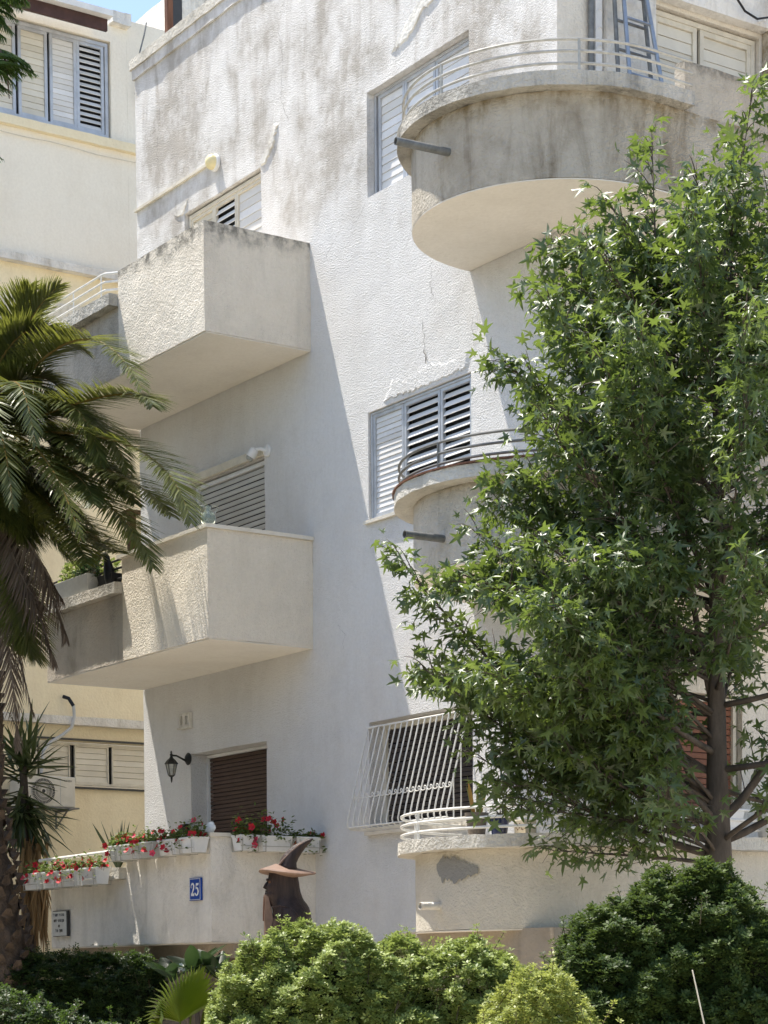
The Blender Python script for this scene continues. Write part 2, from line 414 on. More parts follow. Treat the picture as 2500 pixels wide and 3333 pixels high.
# ------------------------------------------------------------------ the white apartment house
XL, XC = -3.93, 4.2
bld = thing('apartment_building', (0, 0, 0), 'weathered white rough-plastered apartment house with square and rounded balconies', 'building')
W_OPS = [(-2.74, -1.0, 8.5, 10.51, .14), (-2.64, -.985, 5.4, 7.36, .14), (-2.75, -1.0, 2.3, 4.24, .30),
         (1.11, 2.86, 9.55, 10.60, .17), (1.09, 2.87, 6.29, 7.395, .10), (1.065, 2.87, 3.10, 4.23, .26)]
m = wall_sheet(TW(), XL, XC, 0, 12.56, W_OPS)
m.build('wall', 'plaster_long_wall', bld, rough=(.16, .007, 1.3))
m = MB(); m.box(XL-.06, XC+.02, -.05, .30, 12.56, 12.68); m.build('coping', 'ledge_concrete_pale', bld, rough=(.08, .010, 5.))
m = MB(); m.box(XL-.02, XC, -.03, .0, 12.44, 12.56); m.build('coping_drip', 'plaster_long_wall', bld, rough=(.08, .008, 5.))
F_OPS = [(1.14, 2.5, 8.5, 10.62, .12), (1.2, 2.4, 5.35, 7.4, .12), (1.28, 2.3, 2.3, 4.3, .12)]
m = wall_sheet(TX(XC), 0, 9, 0, 12.56, F_OPS); m.build('front_wall', 'plaster_front_wall', bld, rough=(.25, .004, 2.))
m = MB(); m.box(XL, XC, .36, 9, 12.3, 12.45); m.box(XL, XL+.2, .01, 9, 0, 12.56); m.box(XL, XC, 8.8, 9, 0, 12.3)
m.build('rear_walls', 'plaster_front_wall', bld)

# windows of the long wall
T0 = TW()
window(bld, T0, -2.72, -1.02, 8.6, 10.49, -.05, [(-2.68, -2.16, 'closed', 'cream_slat', .075), (-2.155, -1.65, 'open', 'white_slat', .085), (-1.645, -1.065, 'closed', 'white_slat', .095)], 'cream_frame')
w = window(bld, T0, -2.62, -1.0, 5.45, 7.345, -.04, [(-2.565, -1.05, 'slit', 'grey_slat', .062)], 'white_frame', pane='black_hole')
m = MB(); m.box(-2.66, -.96, -.05, -.002, 7.37, 7.46); m.build('shutter_box', 'cream_frame', w, bevel=.006)
w = window(bld, T0, -2.748, -1.002, 2.35, 4.235, -.21, [(-2.71, -1.04, 'roll', 'brown_slat', .047)], 'white_frame', bar=.035, pane='black_hole')
window(bld, T0, 1.112, 2.858, 9.552, 10.598, -.085, [(1.17, 1.64, 'closed', 'white_slat', .085), (1.645, 2.17, 'closed', 'white_slat', .085), (2.18, 2.82, 'closed', 'white_slat', .085)], 'alu_frame', bar=.03)
w = window(bld, T0, 1.10, 2.86, 6.30, 7.385, -.025, [(1.125, 1.675, 'closed', 'white_slat', .055), (1.685, 2.305, 'open', 'white_slat', .083), (2.315, 2.835, 'open', 'white_slat', .083)], 'alu_frame', bar=.022)
m = MB(); m.box(1.05, 2.92, -.045, -.004, 6.255, 6.288); m.build('sill', 'stone_cap', w, rough=(.1, .003, 6))
w = window(bld, T0, 1.067, 2.868, 3.102, 4.228, -.16, [(1.14, 2.80, 'roll', 'dark_slat', .05)], 'cream_frame', bar=.07, pane='dark_pane')
m = MB(); m.box(1.03, 2.9, -.05, -.004, 3.06, 3.095); m.build('sill', 'stone_cap', w, rough=(.1, .003, 6))
# windows of the front wall
TF = TX(XC)
window(bld, TF, 1.16, 2.48, 8.6, 10.60, -.04, [(1.2, 1.74, 'closed', 'cream_slat', .105), (1.78, 2.44, 'closed', 'cream_slat', .105)], 'cream_frame', stile=.05)
window(bld, TF, 1.22, 2.38, 5.4, 7.38, -.04, [(1.27, 1.78, 'closed', 'cream_slat', .09), (1.79, 2.33, 'closed', 'cream_slat', .09)], 'cream_frame')
window(bld, TF, 1.30, 2.28, 2.35, 4.28, -.06, [(1.345, 2.235, 'roll', 'rust_slat', .062)], 'cream_frame', pane='black_hole')
# front wall trim near the top balcony
m = MB(); m.tube([(4.245, .36, .2), (4.245, .36, 12.4)], .03, 10); m.build('downpipe', 'galv_pipe', bld, smooth=True)
m = MB(); m.box(4.205, 4.235, .42, .50, 8.5, 12.3)
for k in range(24): m.tube([(4.238, .425, 8.6+k*.16), (4.243, .46, 8.635+k*.16), (4.238, .495, 8.625+k*.16)], .005, 5)
m.build('cable_duct', 'white_frame', bld)
m = MB(); m.box(4.205, 4.27, .53, 1.12, 8.52, 12.4); m.build('pier', 'white_band', bld, rough=(.12, .005, 4))
m = MB(); m.box(4.205, 4.30, 2.53, 3.3, 8.52, 12.4); m.build('pier', 'plaster_round_mid', bld, rough=(.12, .005, 4))
m = MB(); m.box(4.205, 4.33, 1.13, 2.52, 10.66, 11.4); m.build('lintel', 'white_band', bld, rough=(.1, .006, 4))
m = MB(); m.tube([(4.36, 1.6, 11.0), (4.40, 1.95, 10.86), (4.42, 2.1, 10.70), (4.43, 2.25, 10.66), (4.42, 2.42, 10.72), (4.38, 2.5, 10.95), (4.33, 2.55, 11.3)], .011, 6)
m.build('cable', 'plastic_black', bld, smooth=True)
m = MB(); m.tube([(4.34, 2.36, 10.70), (4.40, 2.38, 10.70)], .02, 6); m.build('cable_clip', 'white_frame', bld)
# raised trim on the long wall: conduit strip, crumbled plaster
m = MB(); m.box(XL-.005, -2.08, -.035, -.003, 10.875, 10.905); m.build('conduit', 'cream_frame', bld)
def patch(pts, y, th, mat, seed, nm='plaster_patch'):
    r = random.Random(seed); out = []
    for i, (x, z) in enumerate(pts):
        x2, z2 = pts[(i+1) % len(pts)]
        n = max(2, int(math.hypot(x2-x, z2-z)/.035))
        for k in range(n):
            t = k/n; out.append((x+(x2-x)*t+r.uniform(-.018, .018), z+(z2-z)*t+r.uniform(-.018, .018)))
    k = len(out); m = MB()
    cx = sum(p[0] for p in out)/k; cz = sum(p[1] for p in out)/k
    sh = [(cx+(x-cx)*.9, cz+(z-cz)*.9) for x, z in out]
    m.add([(x, y, z) for x, z in out]+[(x, y-th, z) for x, z in sh], [tuple(range(k, 2*k))]+[(i, (i+1) % k, k+(i+1) % k, k+i) for i in range(k)])
    return m.build(nm, mat, bld)
patch([(1.55, 10.83), (1.85, 10.88), (2.1, 11.05), (2.4, 11.12), (2.62, 11.35), (2.5, 11.42), (2.2, 11.2), (1.95, 11.12), (1.7, 10.95)], .004, .014, 'white_band', 3)
patch([(1.35, 7.45), (1.9, 7.43), (2.5, 7.44), (2.85, 7.44), (2.9, 7.62), (2.55, 7.55), (2.2, 7.63), (1.75, 7.55), (1.5, 7.62)], .004, .016, 'plaster_long_wall', 4)
patch([(-3.85, 9.62), (-3.3, 9.7), (-3.05, 9.9), (-2.8, 10.0), (-2.8, 9.75), (-3.2, 9.45), (-3.8, 9.4)], .004, .012, 'white_band', 5)
patch([(-1.02, 10.52), (-.9, 10.5), (-.72, 10.68), (-.62, 10.86), (-.68, 10.88), (-.82, 10.7)], .004, .02, 'white_band', 6)
patch([(-2.98, 10.56), (-2.76, 10.5), (-2.72, 10.55), (-2.64, 10.64), (-2.7, 10.62), (-2.84, 10.6)], .004, .018, 'white_band', 8)

def crack(pts, w, seed):
    r = random.Random(seed); m = MB(); P = []
    for (a, b), (c, d) in zip(pts, pts[1:]):
        n = max(3, int(math.hypot(c-a, d-b)/.03))
        for k in range(n): t = k/n; P.append((a+(c-a)*t+r.uniform(-.02, .02), b+(d-b)*t+r.uniform(-.012, .012), w*.55*r.uniform(.2, 1.2)))
    L = len(P); vs = [(x-q, -.0095, z) for x, z, q in P]+[(x+q, -.0095, z) for x, z, q in P]
    m.add(vs, [(i, i+1, L+i+1, L+i) for i in range(L-1)]); m.build('crack', 'crack_line', bld)
for i, (pts, w) in enumerate((([(2.08, 8.10), (2.10, 7.9), (2.14, 7.66)], .006), ([(2.24, 8.62), (2.22, 8.4), (2.26, 8.22)], .005), ([(.3, 9.15), (.55, 9.35), (.8, 9.3), (1.1, 9.5)], .004), ([(2.1, 7.78), (2.13, 7.70), (2.12, 7.62)], .012), ([(-.6, 11.9), (-.5, 11.5), (-.55, 11.1), (-.4, 10.8)], .004), ([(-3.3, 11.9), (-3.38, 11.4), (-3.3, 11.1)], .004), ([(.5, 5.3), (.62, 5.2), (.58, 5.0)], .003), ([(2.9, 7.9), (2.93, 7.6)], .004), ([(2.99, 7.92), (3.0, 7.7)], .004), ([(1.6, 9.0), (1.9, 8.9), (2.3, 8.95)], .003))): crack(pts, w, 30+i)

# ------------------------------------------------------------------ square balconies at the far end of the long wall
YB = -1.3; XS = -1.93
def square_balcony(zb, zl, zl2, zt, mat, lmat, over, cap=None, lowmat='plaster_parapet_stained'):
    o = (XL/2, YB/2, zb)
    m = MB()
    z0 = zb
    m.box(XS, 0, YB, YB+.13, z0, zt)                  # tall front
    m.box(-.13, 0, YB+.131, -.001, z0, zt)             # side towards the near corner
    bal = m.build('balcony', mat, bld, o, rough=(.07, .006, 3.))
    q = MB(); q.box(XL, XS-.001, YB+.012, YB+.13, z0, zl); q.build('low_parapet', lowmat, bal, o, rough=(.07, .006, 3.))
    s = MB(); s.box(XL+.006, -.008, YB+.018, -.004, zb-.012, zb-.002); s.build('soffit', 'soffit_paint', bal, o, rough=(.3, .002, 2))
    s = MB(); s.box(XL+.01, -.14, YB+.14, -.012, zb+.002, zb+.15); s.build('floor_slab', 'soffit_paint', bal, o)
    l = MB(); l.prism([(XL-.01, YB-over), (XS-.004, YB-over), (XS-.004, YB+.16), (XL-.01, YB+.16)], zl+.001, zl2)
    l.build('ledge', lmat, bal, o, rough=(.06, .008, 5.))
    if cap:
        c = MB(); c.prism([(XS-.08, YB-.028), (.03, YB-.028), (.03, -.004), (-.16, -.004), (-.16, YB+.16), (XS-.08, YB+.16)], zt+.001, zt+.04)
        c.build('cap', cap, bal, o, rough=(.15, .003, 4))
    return bal, o
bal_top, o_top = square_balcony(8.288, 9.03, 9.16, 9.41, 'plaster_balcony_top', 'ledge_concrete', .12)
m = MB(); m.box(XL-.12, XL-.002, YB, .0, 8.10, 8.28); m.build('edge_beam', 'soffit_paint', bal_top, o_top, rough=(.2, .004, 3))
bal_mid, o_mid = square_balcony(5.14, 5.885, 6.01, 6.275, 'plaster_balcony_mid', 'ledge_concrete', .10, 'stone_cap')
bal_low, o_low = square_balcony(1.968, 2.71, 2.84, 3.075, 'plaster_balcony_low', 'ledge_concrete_pale', .10, 'stone_cap', 'plaster_balcony_low')
def bent_rail(zs, mat, bal, o, yo, posts, ret=True):
    for zz in zs:
        m = MB(); m.tube([(XL-.06, -.06, zz), (XL-.06, yo+.05, zz), (XL-.045, yo+.015, zz), (XL-.01, yo, zz), (-2.2, yo, zz), (-2.13, yo+.01, zz), (-1.95, -1.21, zz), (-1.90, -1.19, zz)], .0125, 8)
        m.build('rail', mat, bal, o, smooth=True)
    for x in posts:
        m = MB(); m.tube([(x, yo, zs[0]-.12), (x, yo, zs[-1])], .009, 6); m.build('post', mat, bal, o, smooth=True)
bent_rail([9.245, 9.335, 9.425], 'white_metal', bal_top, o_top, -1.37, [-3.65, -2.9, -2.2])
bent_rail([6.10, 6.22, 6.31], 'dark_metal', bal_mid, o_mid, -1.2, [-3.3, -2.5, -2.05])
m = MB(); m.tube([(-4.2, -1.30, 3.02), (-2.3, -1.30, 3.035)], .02, 8); m.tube([(-4.0, -1.3, 2.83), (-4.0, -1.3, 3.02)], .01, 6); m.tube([(-2.5, -1.3, 2.83), (-2.5, -1.3, 3.03)], .01, 6)
m.build('rail', 'white_metal', bal_low, o_low, smooth=True)
# plinth wall and pillar under the lowest balcony
m = MB(); m.box(-3.9, -.05, -1.0, -.95, 1.80, 1.965); m.box(-2.0, -1.5, -1.2, -.8, 0, 1.8); m.box(XL, 2.6, -.03, -.002, 0, 1.93)
m.build('plinth', 'plinth', bld)

# ------------------------------------------------------------------ rounded balconies round the near corner
CX = 4.157
def rpath(R, yend, n=44):
    p = [(CX-R*math.cos(PI*i/n), -R*math.sin(PI*i/n)) for i in range(n+1)]
    k = max(2, int(yend/.15))
    return p+[(CX+R, yend*(i+1)/k) for i in range(k)]
def round_balcony(zs, zw, zl, mat, lmat, Rl, yl, yend, rails, rmat, Rr, ptop, posts):
    o = (CX, 0, zs); m = MB(); m.strip(rpath(1.3, yend), rpath(1.17, yend), zs, zw, 6)
    bal = m.build('balcony', mat, bld, o, smooth=True, rough=(.09, .006, 2.5))
    s = MB(); s.prism(rpath(1.296, yend)+[(XC+.003, yend), (XC+.003, -.003), (CX-1.296, -.003)], zs-.012, zs-.003)
    s.build('soffit', 'soffit_paint', bal, o)
    s = MB(); s.prism(rpath(1.165, yend-.02)+[(XC+.003, yend-.02), (XC+.003, -.003), (CX-1.165, -.003)], zs+.001, zs+.15); s.build('floor_slab', 'soffit_paint', bal, o)
    l = MB(); l.strip(rpath(Rl, yl), rpath(1.13, yl), zw+.001, zl, 2); l.build('ledge', lmat, bal, o, smooth=True, rough=(.06, .009, 5.))
    if ptop:
        p = MB(); p.box(CX+1.17, CX+1.298, yl+.003, yend, zw+.001, ptop); p.build('parapet', 'plaster_round_parapet', bal, o, rough=(.08, .007, 4))
    for zz in rails:
        q = rpath(Rr, yl+.02); t = MB(); t.tube([(x, y, zz) for x, y in q], .0125, 8); t.build('rail', rmat, bal, o, smooth=True)
    for a in posts:
        x, y = CX+Rr*math.cos(a), Rr*math.sin(a); t = MB(); t.tube([(x, y, zl-.02), (x, y, rails[-1]+.004)], .013, 8); t.build('post', rmat, bal, o, smooth=True)
    return bal, o
R = math.radians
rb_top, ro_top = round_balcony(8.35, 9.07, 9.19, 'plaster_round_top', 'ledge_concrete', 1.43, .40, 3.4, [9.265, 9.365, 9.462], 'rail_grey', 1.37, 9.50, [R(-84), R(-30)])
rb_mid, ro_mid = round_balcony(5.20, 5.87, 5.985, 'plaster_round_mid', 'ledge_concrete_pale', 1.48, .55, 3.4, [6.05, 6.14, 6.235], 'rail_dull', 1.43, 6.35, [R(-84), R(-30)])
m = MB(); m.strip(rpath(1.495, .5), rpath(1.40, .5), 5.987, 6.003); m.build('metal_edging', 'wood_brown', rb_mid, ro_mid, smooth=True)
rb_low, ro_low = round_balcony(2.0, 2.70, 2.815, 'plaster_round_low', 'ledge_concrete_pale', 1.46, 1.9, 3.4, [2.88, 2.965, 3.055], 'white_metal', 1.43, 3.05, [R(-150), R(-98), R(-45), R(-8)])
m = MB(); m.box(2.95, 5.40, -1.02, 3.3, 0, 2.003); m.build('plinth', 'plinth', rb_low, ro_low, rough=(.2, .004, 3))
# cement showing where the paint has come off the lowest rounded parapet
def curved_patch(a0, a1, z0, z1, R_, mat, parent, o, seed):
    r = random.Random(seed); n = 26; up = []; dn = []
    for i in range(n+1):
        t = i/n; a = a0+(a1-a0)*t
        env = (1-.75*max(0, (t-.5)/.5)+.25*r.random())*min(1, t*5+.2)
        mid = z0+(z1-z0)*(.62-.25*t)
        up.append((a, mid+(z1-mid)*env*(.85+.3*r.random())*(1-.5*t))); dn.append((a, mid-(mid-z0)*env*(.7+.5*r.random())))
    m = MB(); vs = []; 
    for q in (up, dn): vs += [(CX+R_*math.cos(a), R_*math.sin(a), z) for a, z in q]
    m.add(vs, [(i, i+1, n+2+i, n+1+i) for i in range(n)])
    return m.build('bare_cement', mat, parent, o)
curved_patch(R(-93), R(-70), 2.44, 2.645, 1.312, 'cement_patch', rb_low, ro_low, 2)
# water spouts
def spout(p, d, L, r, parent, o, mat='galv_pipe'):
    p = V(p); d = V(d).normalized(); m = MB()
    m.lathe([(r, -.03), (r, L), (r*.82, L), (r*.82, L-.12)], p, 14, d, cap=False); s = m.build('spout', mat, parent, o, smooth=True)
    k = MB(); k.lathe([(r*.8, 0), (r*.8, .01)], p+d*(L-.11), 14, d); k.build('spout_mouth', 'black_hole', s, o)
spout((4.30, -1.29, 8.735), (-.12, -1, .02), .52, .034, rb_top, ro_top)
spout((4.20, -1.30, 5.44), (-.05, -1, .0), .40, .034, rb_mid, ro_mid)
spout((4.12, -1.30, 2.22), (-.05, -1, -.02), .21, .035, rb_low, ro_low, 'white_band')
# rooftop bits behind the coping
m = MB(); m.box(-3.75, -3.68, .32, .40, 12.45, 14.4); m.build('roof_post', 'wood_brown', bld)
m = MB(); m.box(-3.75, -3.69, .405, .53, 12.45, 14.4); m.build('roof_door_frame', 'dark_frame', bld)
m = MB(); m.box(-3.74, -3.70, .535, 1.9, 12.45, 14.2); m.build('roof_screen', 'white_band', bld)

# ------------------------------------------------------------------ the cream and yellow house behind
XN = -8.0
nb = thing('neighbour_building', (XN, 0, 0), 'cream and yellow plastered house behind, with white bands and slatted shutters', 'building')
N_OPS = [(-.5, 1.765, 13.41, 14.76, .16)]
m = wall_sheet(TX(XN), -7, 2.02, 11.56, 14.98, N_OPS); m.build('wall', 'cream_wall', nb, rough=(.4, .004, 2))
m = MB(); m.box(XN-6, XN, 2.022, 7, 11.56, 15.12); m.build('wall', 'cream_wall', nb, rough=(.5, .004, 2))
m = wall_sheet(TX(XN-.03), -7, 7, 0, 11.45, [(.44, 3.0, 4.32, 4.95, .1)]); m.build('wall', 'yellow_wall', nb, rough=(.4, .004, 2))
m = MB(); m.box(XN-6, XN-.2, -7, 2.0, 14.8, 14.9); m.box(XN-6, XN-5.8, -7, 7, 0, 14.9); m.box(XN-5.8, XN-.05, -7, -6.8, 0, 14.9); m.build('rear_walls', 'cream_wall', nb)
m = MB(); m.box(XN-.05, XN+.10, -7, 7, 11.45, 11.555); m.build('cornice', 'white_band', nb, rough=(.09, .007, 5))
m = MB(); m.box(XN-.05, XN+.10, -7, 7, 5.17, 5.285); m.build('cornice', 'white_band', nb, rough=(.09, .007, 5))
m = MB(); m.box(XN+.002, XN+.09, -7, 2.6, 13.27, 13.39); m.build('sill_band', 'yellow_wall', nb, rough=(.12, .006, 4))
m = MB(); m.tube([(XN+.03, -2+.35*k, 13.20+.012*math.sin(k*1.7)-.004*k) for k in range(14)], .006, 5); m.build('wire', 'cream_frame', nb)
TN = TX(XN)
window(nb, TN, -.48, 1.745, 13.43, 14.74, -.04, [(-.44, .335, 'closed', 'cream_slat', .085), (.375, .815, 'closed', 'cream_slat', .085), (.85, 1.26, 'closed', 'white_slat', .075), (1.262, 1.685, 'open', 'white_slat', .078)], 'alu_frame', bar=.05, stile=.045)
window(nb, TX(XN-.03), .46, 2.98, 4.34, 4.93, -.02, [(.53, 1.0, 'closed', 'cream_slat', .085), (1.075, 1.61, 'closed', 'cream_slat', .085), (1.665, 2.25, 'closed', 'cream_slat', .085), (2.3, 2.93, 'closed', 'cream_slat', .085)], 'cream_frame', bar=.03, stile=.02)
m = MB(); m.box(XN-.028, XN+.03, .42, 3.0, 4.96, 4.985); m.build('lintel_gap', 'dark_frame', nb)
m = MB(); m.box(XN-.028, XN+.02, .42, 3.0, 4.285, 4.31); m.build('sill_gap', 'dark_frame', nb)
m = MB(); m.box(XN+.1, XN+.62, -1.0, 1.5, 14.82, 14.90); m.build('eave_gutter', 'white_frame', nb)
m = MB(); m.box(XN+.45, XN+.5, -1.0, 1.47, 14.66, 14.815); m.build('fascia', 'fascia_brown', nb)
m = MB(); m.box(XN-.2, XN+.12, 1.74, 2.05, 14.99, 15.16); m.build('eave_end', 'white_band', nb, rough=(.06, .02, 4))
m = MB(); m.box(XN-6, XN-.05, 3.0, 3.8, 15.0, 15.9); m.build('stair_head', 'white_band', nb, rough=(.15, .02, 2))
m = MB(); m.tube([(XN+.12, 2.28, 15.10), (XN+.16, 2.22, 14.9), (XN+.12, 2.12, 14.5), (XN+.06, 2.12, 14.1), (XN+.03, 2.25, 13.85), (XN+.03, 2.45, 13.7)], .012, 6); m.build('cable', 'galv_pipe', nb, smooth=True)
m = MB(); pts = [(XN+.02, .87, 5.56), (XN+.09, .92, 5.53), (XN+.14, .97, 5.42), (XN+.15, .975, 5.27), (XN+.15, .93, 5.12), (XN+.14, .80, 5.01), (XN+.12, .62, 4.90), (XN+.12, .50, 4.76), (XN+.14, .46, 4.45)]
m.tube(pts, .024, 8); m.build('hose', 'plastic_grey', nb, smooth=True)
m = MB(); m.tube(pts[:3], .027, 8); m.build('hose_wrap', 'plastic_black', nb, smooth=True)
m = MB(); m.box(XN+.0, XN+.04, -.2, 1.35, 10.3, 11.0)
for k in range(14): m.box(XN+.041, XN+.05, -.18+k*.11, -.10+k*.11, 10.32, 10.98)
m.build('balcony_screen', 'cream_slat', nb)

# ------------------------------------------------------------------ window grille (bulging bars with scrolls)
gx0, gx1 = 1.09, 2.84
gr = thing('window_grille', (1.97, -.02, 3.1), 'white wrought iron grille bellying out over the dark barred ground floor window', 'grille')
def bar_at(x):
    return [(x, -.03, 4.17), (x, -.06, 4.05), (x, -.27, 3.30), (x, -.30, 3.17), (x, -.29, 3.135), (x, -.26, 3.11), (x, -.06, 3.105), (x, -.01, 3.10)]
nb_ = 18
m = MB(); m.tube([(V(p)-V((0, 0, 0))) for p in bar_at(0)], .0085, 6); bar_me = m.mesh('bar', (0, 0, 0), smooth=True); bar_me.materials.append(MATS['white_metal'])
for i in range(nb_):
    x = gx0+(gx1-gx0)*i/(nb_-1); link('bar', bar_me, gr, (x, 0, 0))
m = MB(); m.tube([(gx0-.02, -.03, 4.17), (gx1+.02, -.03, 4.17)], .01, 6); m.build('top_rail', 'white_metal', gr)
m = MB(); m.tube([(gx0, -.008, 3.125), (gx0, -.27, 3.118), (gx0+.03, -.29, 3.13), (gx1-.03, -.29, 3.13), (gx1, -.27, 3.118), (gx1, -.008, 3.125)], .009, 6); m.build('bottom_rail', 'white_metal', gr)
for x in (gx0, gx1):      # side stays
    for y, z0_, z1_ in ((-.12, 3.11, 3.82), (-.21, 3.11, 3.55)):
        m = MB(); m.tube([(x, y, z0_), (x, y, z1_)], .007, 6); m.build('side_bar', 'white_metal', gr)
sc = MB(); pts = []
for k in range(15): a = -PI*.5+k/14*PI*2.2; rr = .022*(1-.55*k/14); pts.append((.0+rr*math.cos(a)+.022, 0, .012+rr*math.sin(a)))
pts = [(-.045, 0, -.004), (-.02, 0, -.016), (.005, 0, -.014)]+pts
sc.tube(pts, .0055, 5); sme = sc.mesh('scroll', (0, 0, 0), smooth=True); sme.materials.append(MATS['white_metal'])
for i in range(17):
    x = gx0+(gx1-gx0)*(i+.5)/17; link('scroll', sme, gr, (x, -.238, 3.44))

# ------------------------------------------------------------------ lantern, vents, lamps, signs
ln = thing('wall_lantern', (-2.9, -.02, 4.1), 'dark verdigris metal lantern on a bracket beside the brown shutter', 'lantern')
lc = V((-2.79, -.24, 0))
m = MB(); m.lathe([(.004, 0), (.07, .002), (.075, .012), (.055, .03), (.02, .05)], (-2.79, -.002, 4.19), 16, (0, -1, 0)); m.build('wall_plate', 'dark_metal', ln, smooth=True)
m = MB(); m.tube([(-2.79, -.03, 4.16), (-2.79, -.10, 4.19), (-2.79, -.17, 4.22), (-2.79, -.24, 4.22)], [.016, .012, .011, .012], 8); m.build('bracket', 'dark_metal', ln, smooth=True)
m = MB(); m.lathe([(.075, 4.115), (.082, 4.12), (.078, 4.128), (.05, 4.165), (.022, 4.19), (.014, 4.21), (.017, 4.235), (.008, 4.245), (.012, 4.26), (.003, 4.275)], (lc.x, lc.y, 0), 6); m.build('cap', 'dark_metal', ln)
m = MB(); m.lathe([(.066, 4.114), (.036, 3.985), (.03, 3.98)], (lc.x, lc.y, 0), 6); m.build('glass', 'glass_clear', ln)
m = MB()
for k in range(6):
    a = 2*PI*k/6; m.tube([(lc.x+.067*math.cos(a), lc.y+.067*math.sin(a), 4.115), (lc.x+.037*math.cos(a), lc.y+.037*math.sin(a), 3.983)], .005, 5)
m.lathe([(.038, 3.985), (.03, 3.972), (.014, 3.965), (.011, 3.93), (.005, 3.90)], (lc.x, lc.y, 0), 8); m.build('cage', 'dark_metal', ln)

vt = thing('vent_grille', (-2.82, -.02, 4.55), 'small white clay vent with two dark slots above the lantern', 'vent')
m = MB()
for a, b, c, d in ((-2.94, -2.69, 4.565, 4.595), (-2.94, -2.69, 4.70, 4.73), (-2.94, -2.905, 4.595, 4.70), (-2.86, -2.79, 4.595, 4.70), (-2.735, -2.69, 4.595, 4.70)): m.box(a, b, -.05, -.004, c, d)
m.box(-2.95, -2.68, -.075, -.004, 4.545, 4.563); m.build('frame', 'white_band', vt)
m = MB(); m.box(-2.90, -2.74, -.012, -.004, 4.60, 4.70); m.build('slots', 'black_hole', vt)

lp = thing('security_light', (-.95, -.05, 7.35), 'white wall floodlight at the end of the grey slatted shutter', 'lamp')
m = MB(); m.lathe([(.065, 0), (.07, .012), (.06, .03), (.03, .04)], (-.90, -.003, 7.41), 16, (0, -1, 0)); m.build('base', 'white_frame', lp, smooth=True)
m = MB(); m.tube([(-.90, -.03, 7.41), (-.93, -.09, 7.43), (-.99, -.13, 7.42)], .02, 8); m.lathe([(.02, -.05), (.05, -.03), (.055, .05), (.05, .06)], (-1.0, -.14, 7.40), 14, (-.35, -.35, -.8)); m.build('head', 'white_frame', lp, smooth=True)
m = MB(); m.lathe([(.045, .061), (.04, .09), (.02, .105), (.003, .108)], (-1.0, -.14, 7.40), 14, (-.35, -.35, -.8)); m.build('bulb', 'glass_clear', lp, smooth=True)

lb = thing('bulkhead_lamp', (-1.98, -.02, 10.84), 'round cream bulkhead lamp high on the long wall above the top window', 'lamp')
m = MB(); m.lathe([(.095, 0), (.095, .03), (.08, .045)], (-1.98, -.003, 10.86), 18, (0, -1, 0)); m.build('base', 'white_frame', lb, smooth=True)
m = MB(); m.lathe([(.085, .045), (.083, .08), (.06, .11), (.02, .125), (.002, .127)], (-1.98, -.003, 10.86), 18, (0, -1, 0)); m.build('globe', 'lamp_yellow', lb, smooth=True)

mt = thing('meter_box', (-2.62, -.05, 3.3), 'small black box on the wall above the red petunias left of the brown shutter', 'box')
m = MB(); m.box(-2.92, -2.78, -.07, -.004, 3.30, 3.42); m.box(-2.93, -2.77, -.08, -.071, 3.31, 3.41); m.build('case', 'plastic_black', mt, bevel=.006)

def glyph(m, strokes, x0, z0, sx, sz, y, w):
    """flat stroke letters on a plane facing -Y; strokes are lists of (u,v[,weight])"""
    for st in strokes:
        for i in range(len(st)-1):
            a, b = st[i], st[i+1]; wa = w*(a[2] if len(a) > 2 else 1); wb = w*(b[2] if len(b) > 2 else 1)
            ax, az, bx, bz = x0+a[0]*sx, z0+a[1]*sz, x0+b[0]*sx, z0+b[1]*sz
            d = V((bx-ax, bz-az)); L = d.length or 1e-6; n = V((-d.y, d.x))/L; d = d/L
            ax -= d.x*wa*.3; az -= d.y*wa*.3; bx += d.x*wb*.3; bz += d.y*wb*.3
            yy = y-.0002*i
            m.add([(ax+n.x*wa, yy, az+n.y*wa), (ax-n.x*wa, yy, az-n.y*wa), (bx-n.x*wb, yy, bz-n.y*wb), (bx+n.x*wb, yy, bz+n.y*wb)], [(0, 1, 2, 3)])
sg = thing('house_number_sign', (-.31, YB-.01, 2.41), 'blue enamel house number plate reading 25 with a thin white border', 'sign')
x0, x1, z0, z1, ys = -.435, -.185, 2.412, 2.652, YB-.012
m = MB(); m.box(x0, x1, ys-.012, ys+.01, z0, z1); m.build('plate', 'sign_blue', sg, bevel=.003)
m = MB()
for a, b, c, d in ((x0+.010, x1-.010, z0+.008, z0+.013), (x0+.010, x1-.010, z1-.013, z1-.008), (x0+.010, x0+.015, z0+.013, z1-.013), (x1-.015, x1-.010, z0+.013, z1-.013)): m.box(a, b, ys-.0145, ys-.0122, c, d)
m.build('border', 'sign_white', sg)
two = [[(.05, .72, 1.3), (.08, .88, .8), (.3, 1, .9), (.58, .97, 1.2), (.76, .8, 1.5), (.7, .58, 1.4), (.45, .32, 1.0), (.1, .04, .8)], [(.08, .06, 1.4), (.45, .07, 1.5), (.72, .03, 1.3), (.85, .22, .6)], [(.05, .72, 1.5), (.12, .74, 1.5)]]
five = [[(.88, 1.02, .7), (.75, .93, 1.3), (.28, .93, 1.3)], [(.3, .95, .8), (.2, .56, .8)], [(.2, .56, .8), (.42, .63, .9), (.68, .55, 1.3), (.8, .33, 1.5), (.68, .1, 1.3), (.4, 0, .9), (.14, .06, .9), (.08, .16, 1.4)]]
m = MB(); glyph(m, two, x0+.040, z0+.055, .085, .125, ys-.0135, .0095); glyph(m, five, x0+.130, z0+.055, .085, .125, ys-.0135, .0095); m.build('digits', 'sign_white', sg)

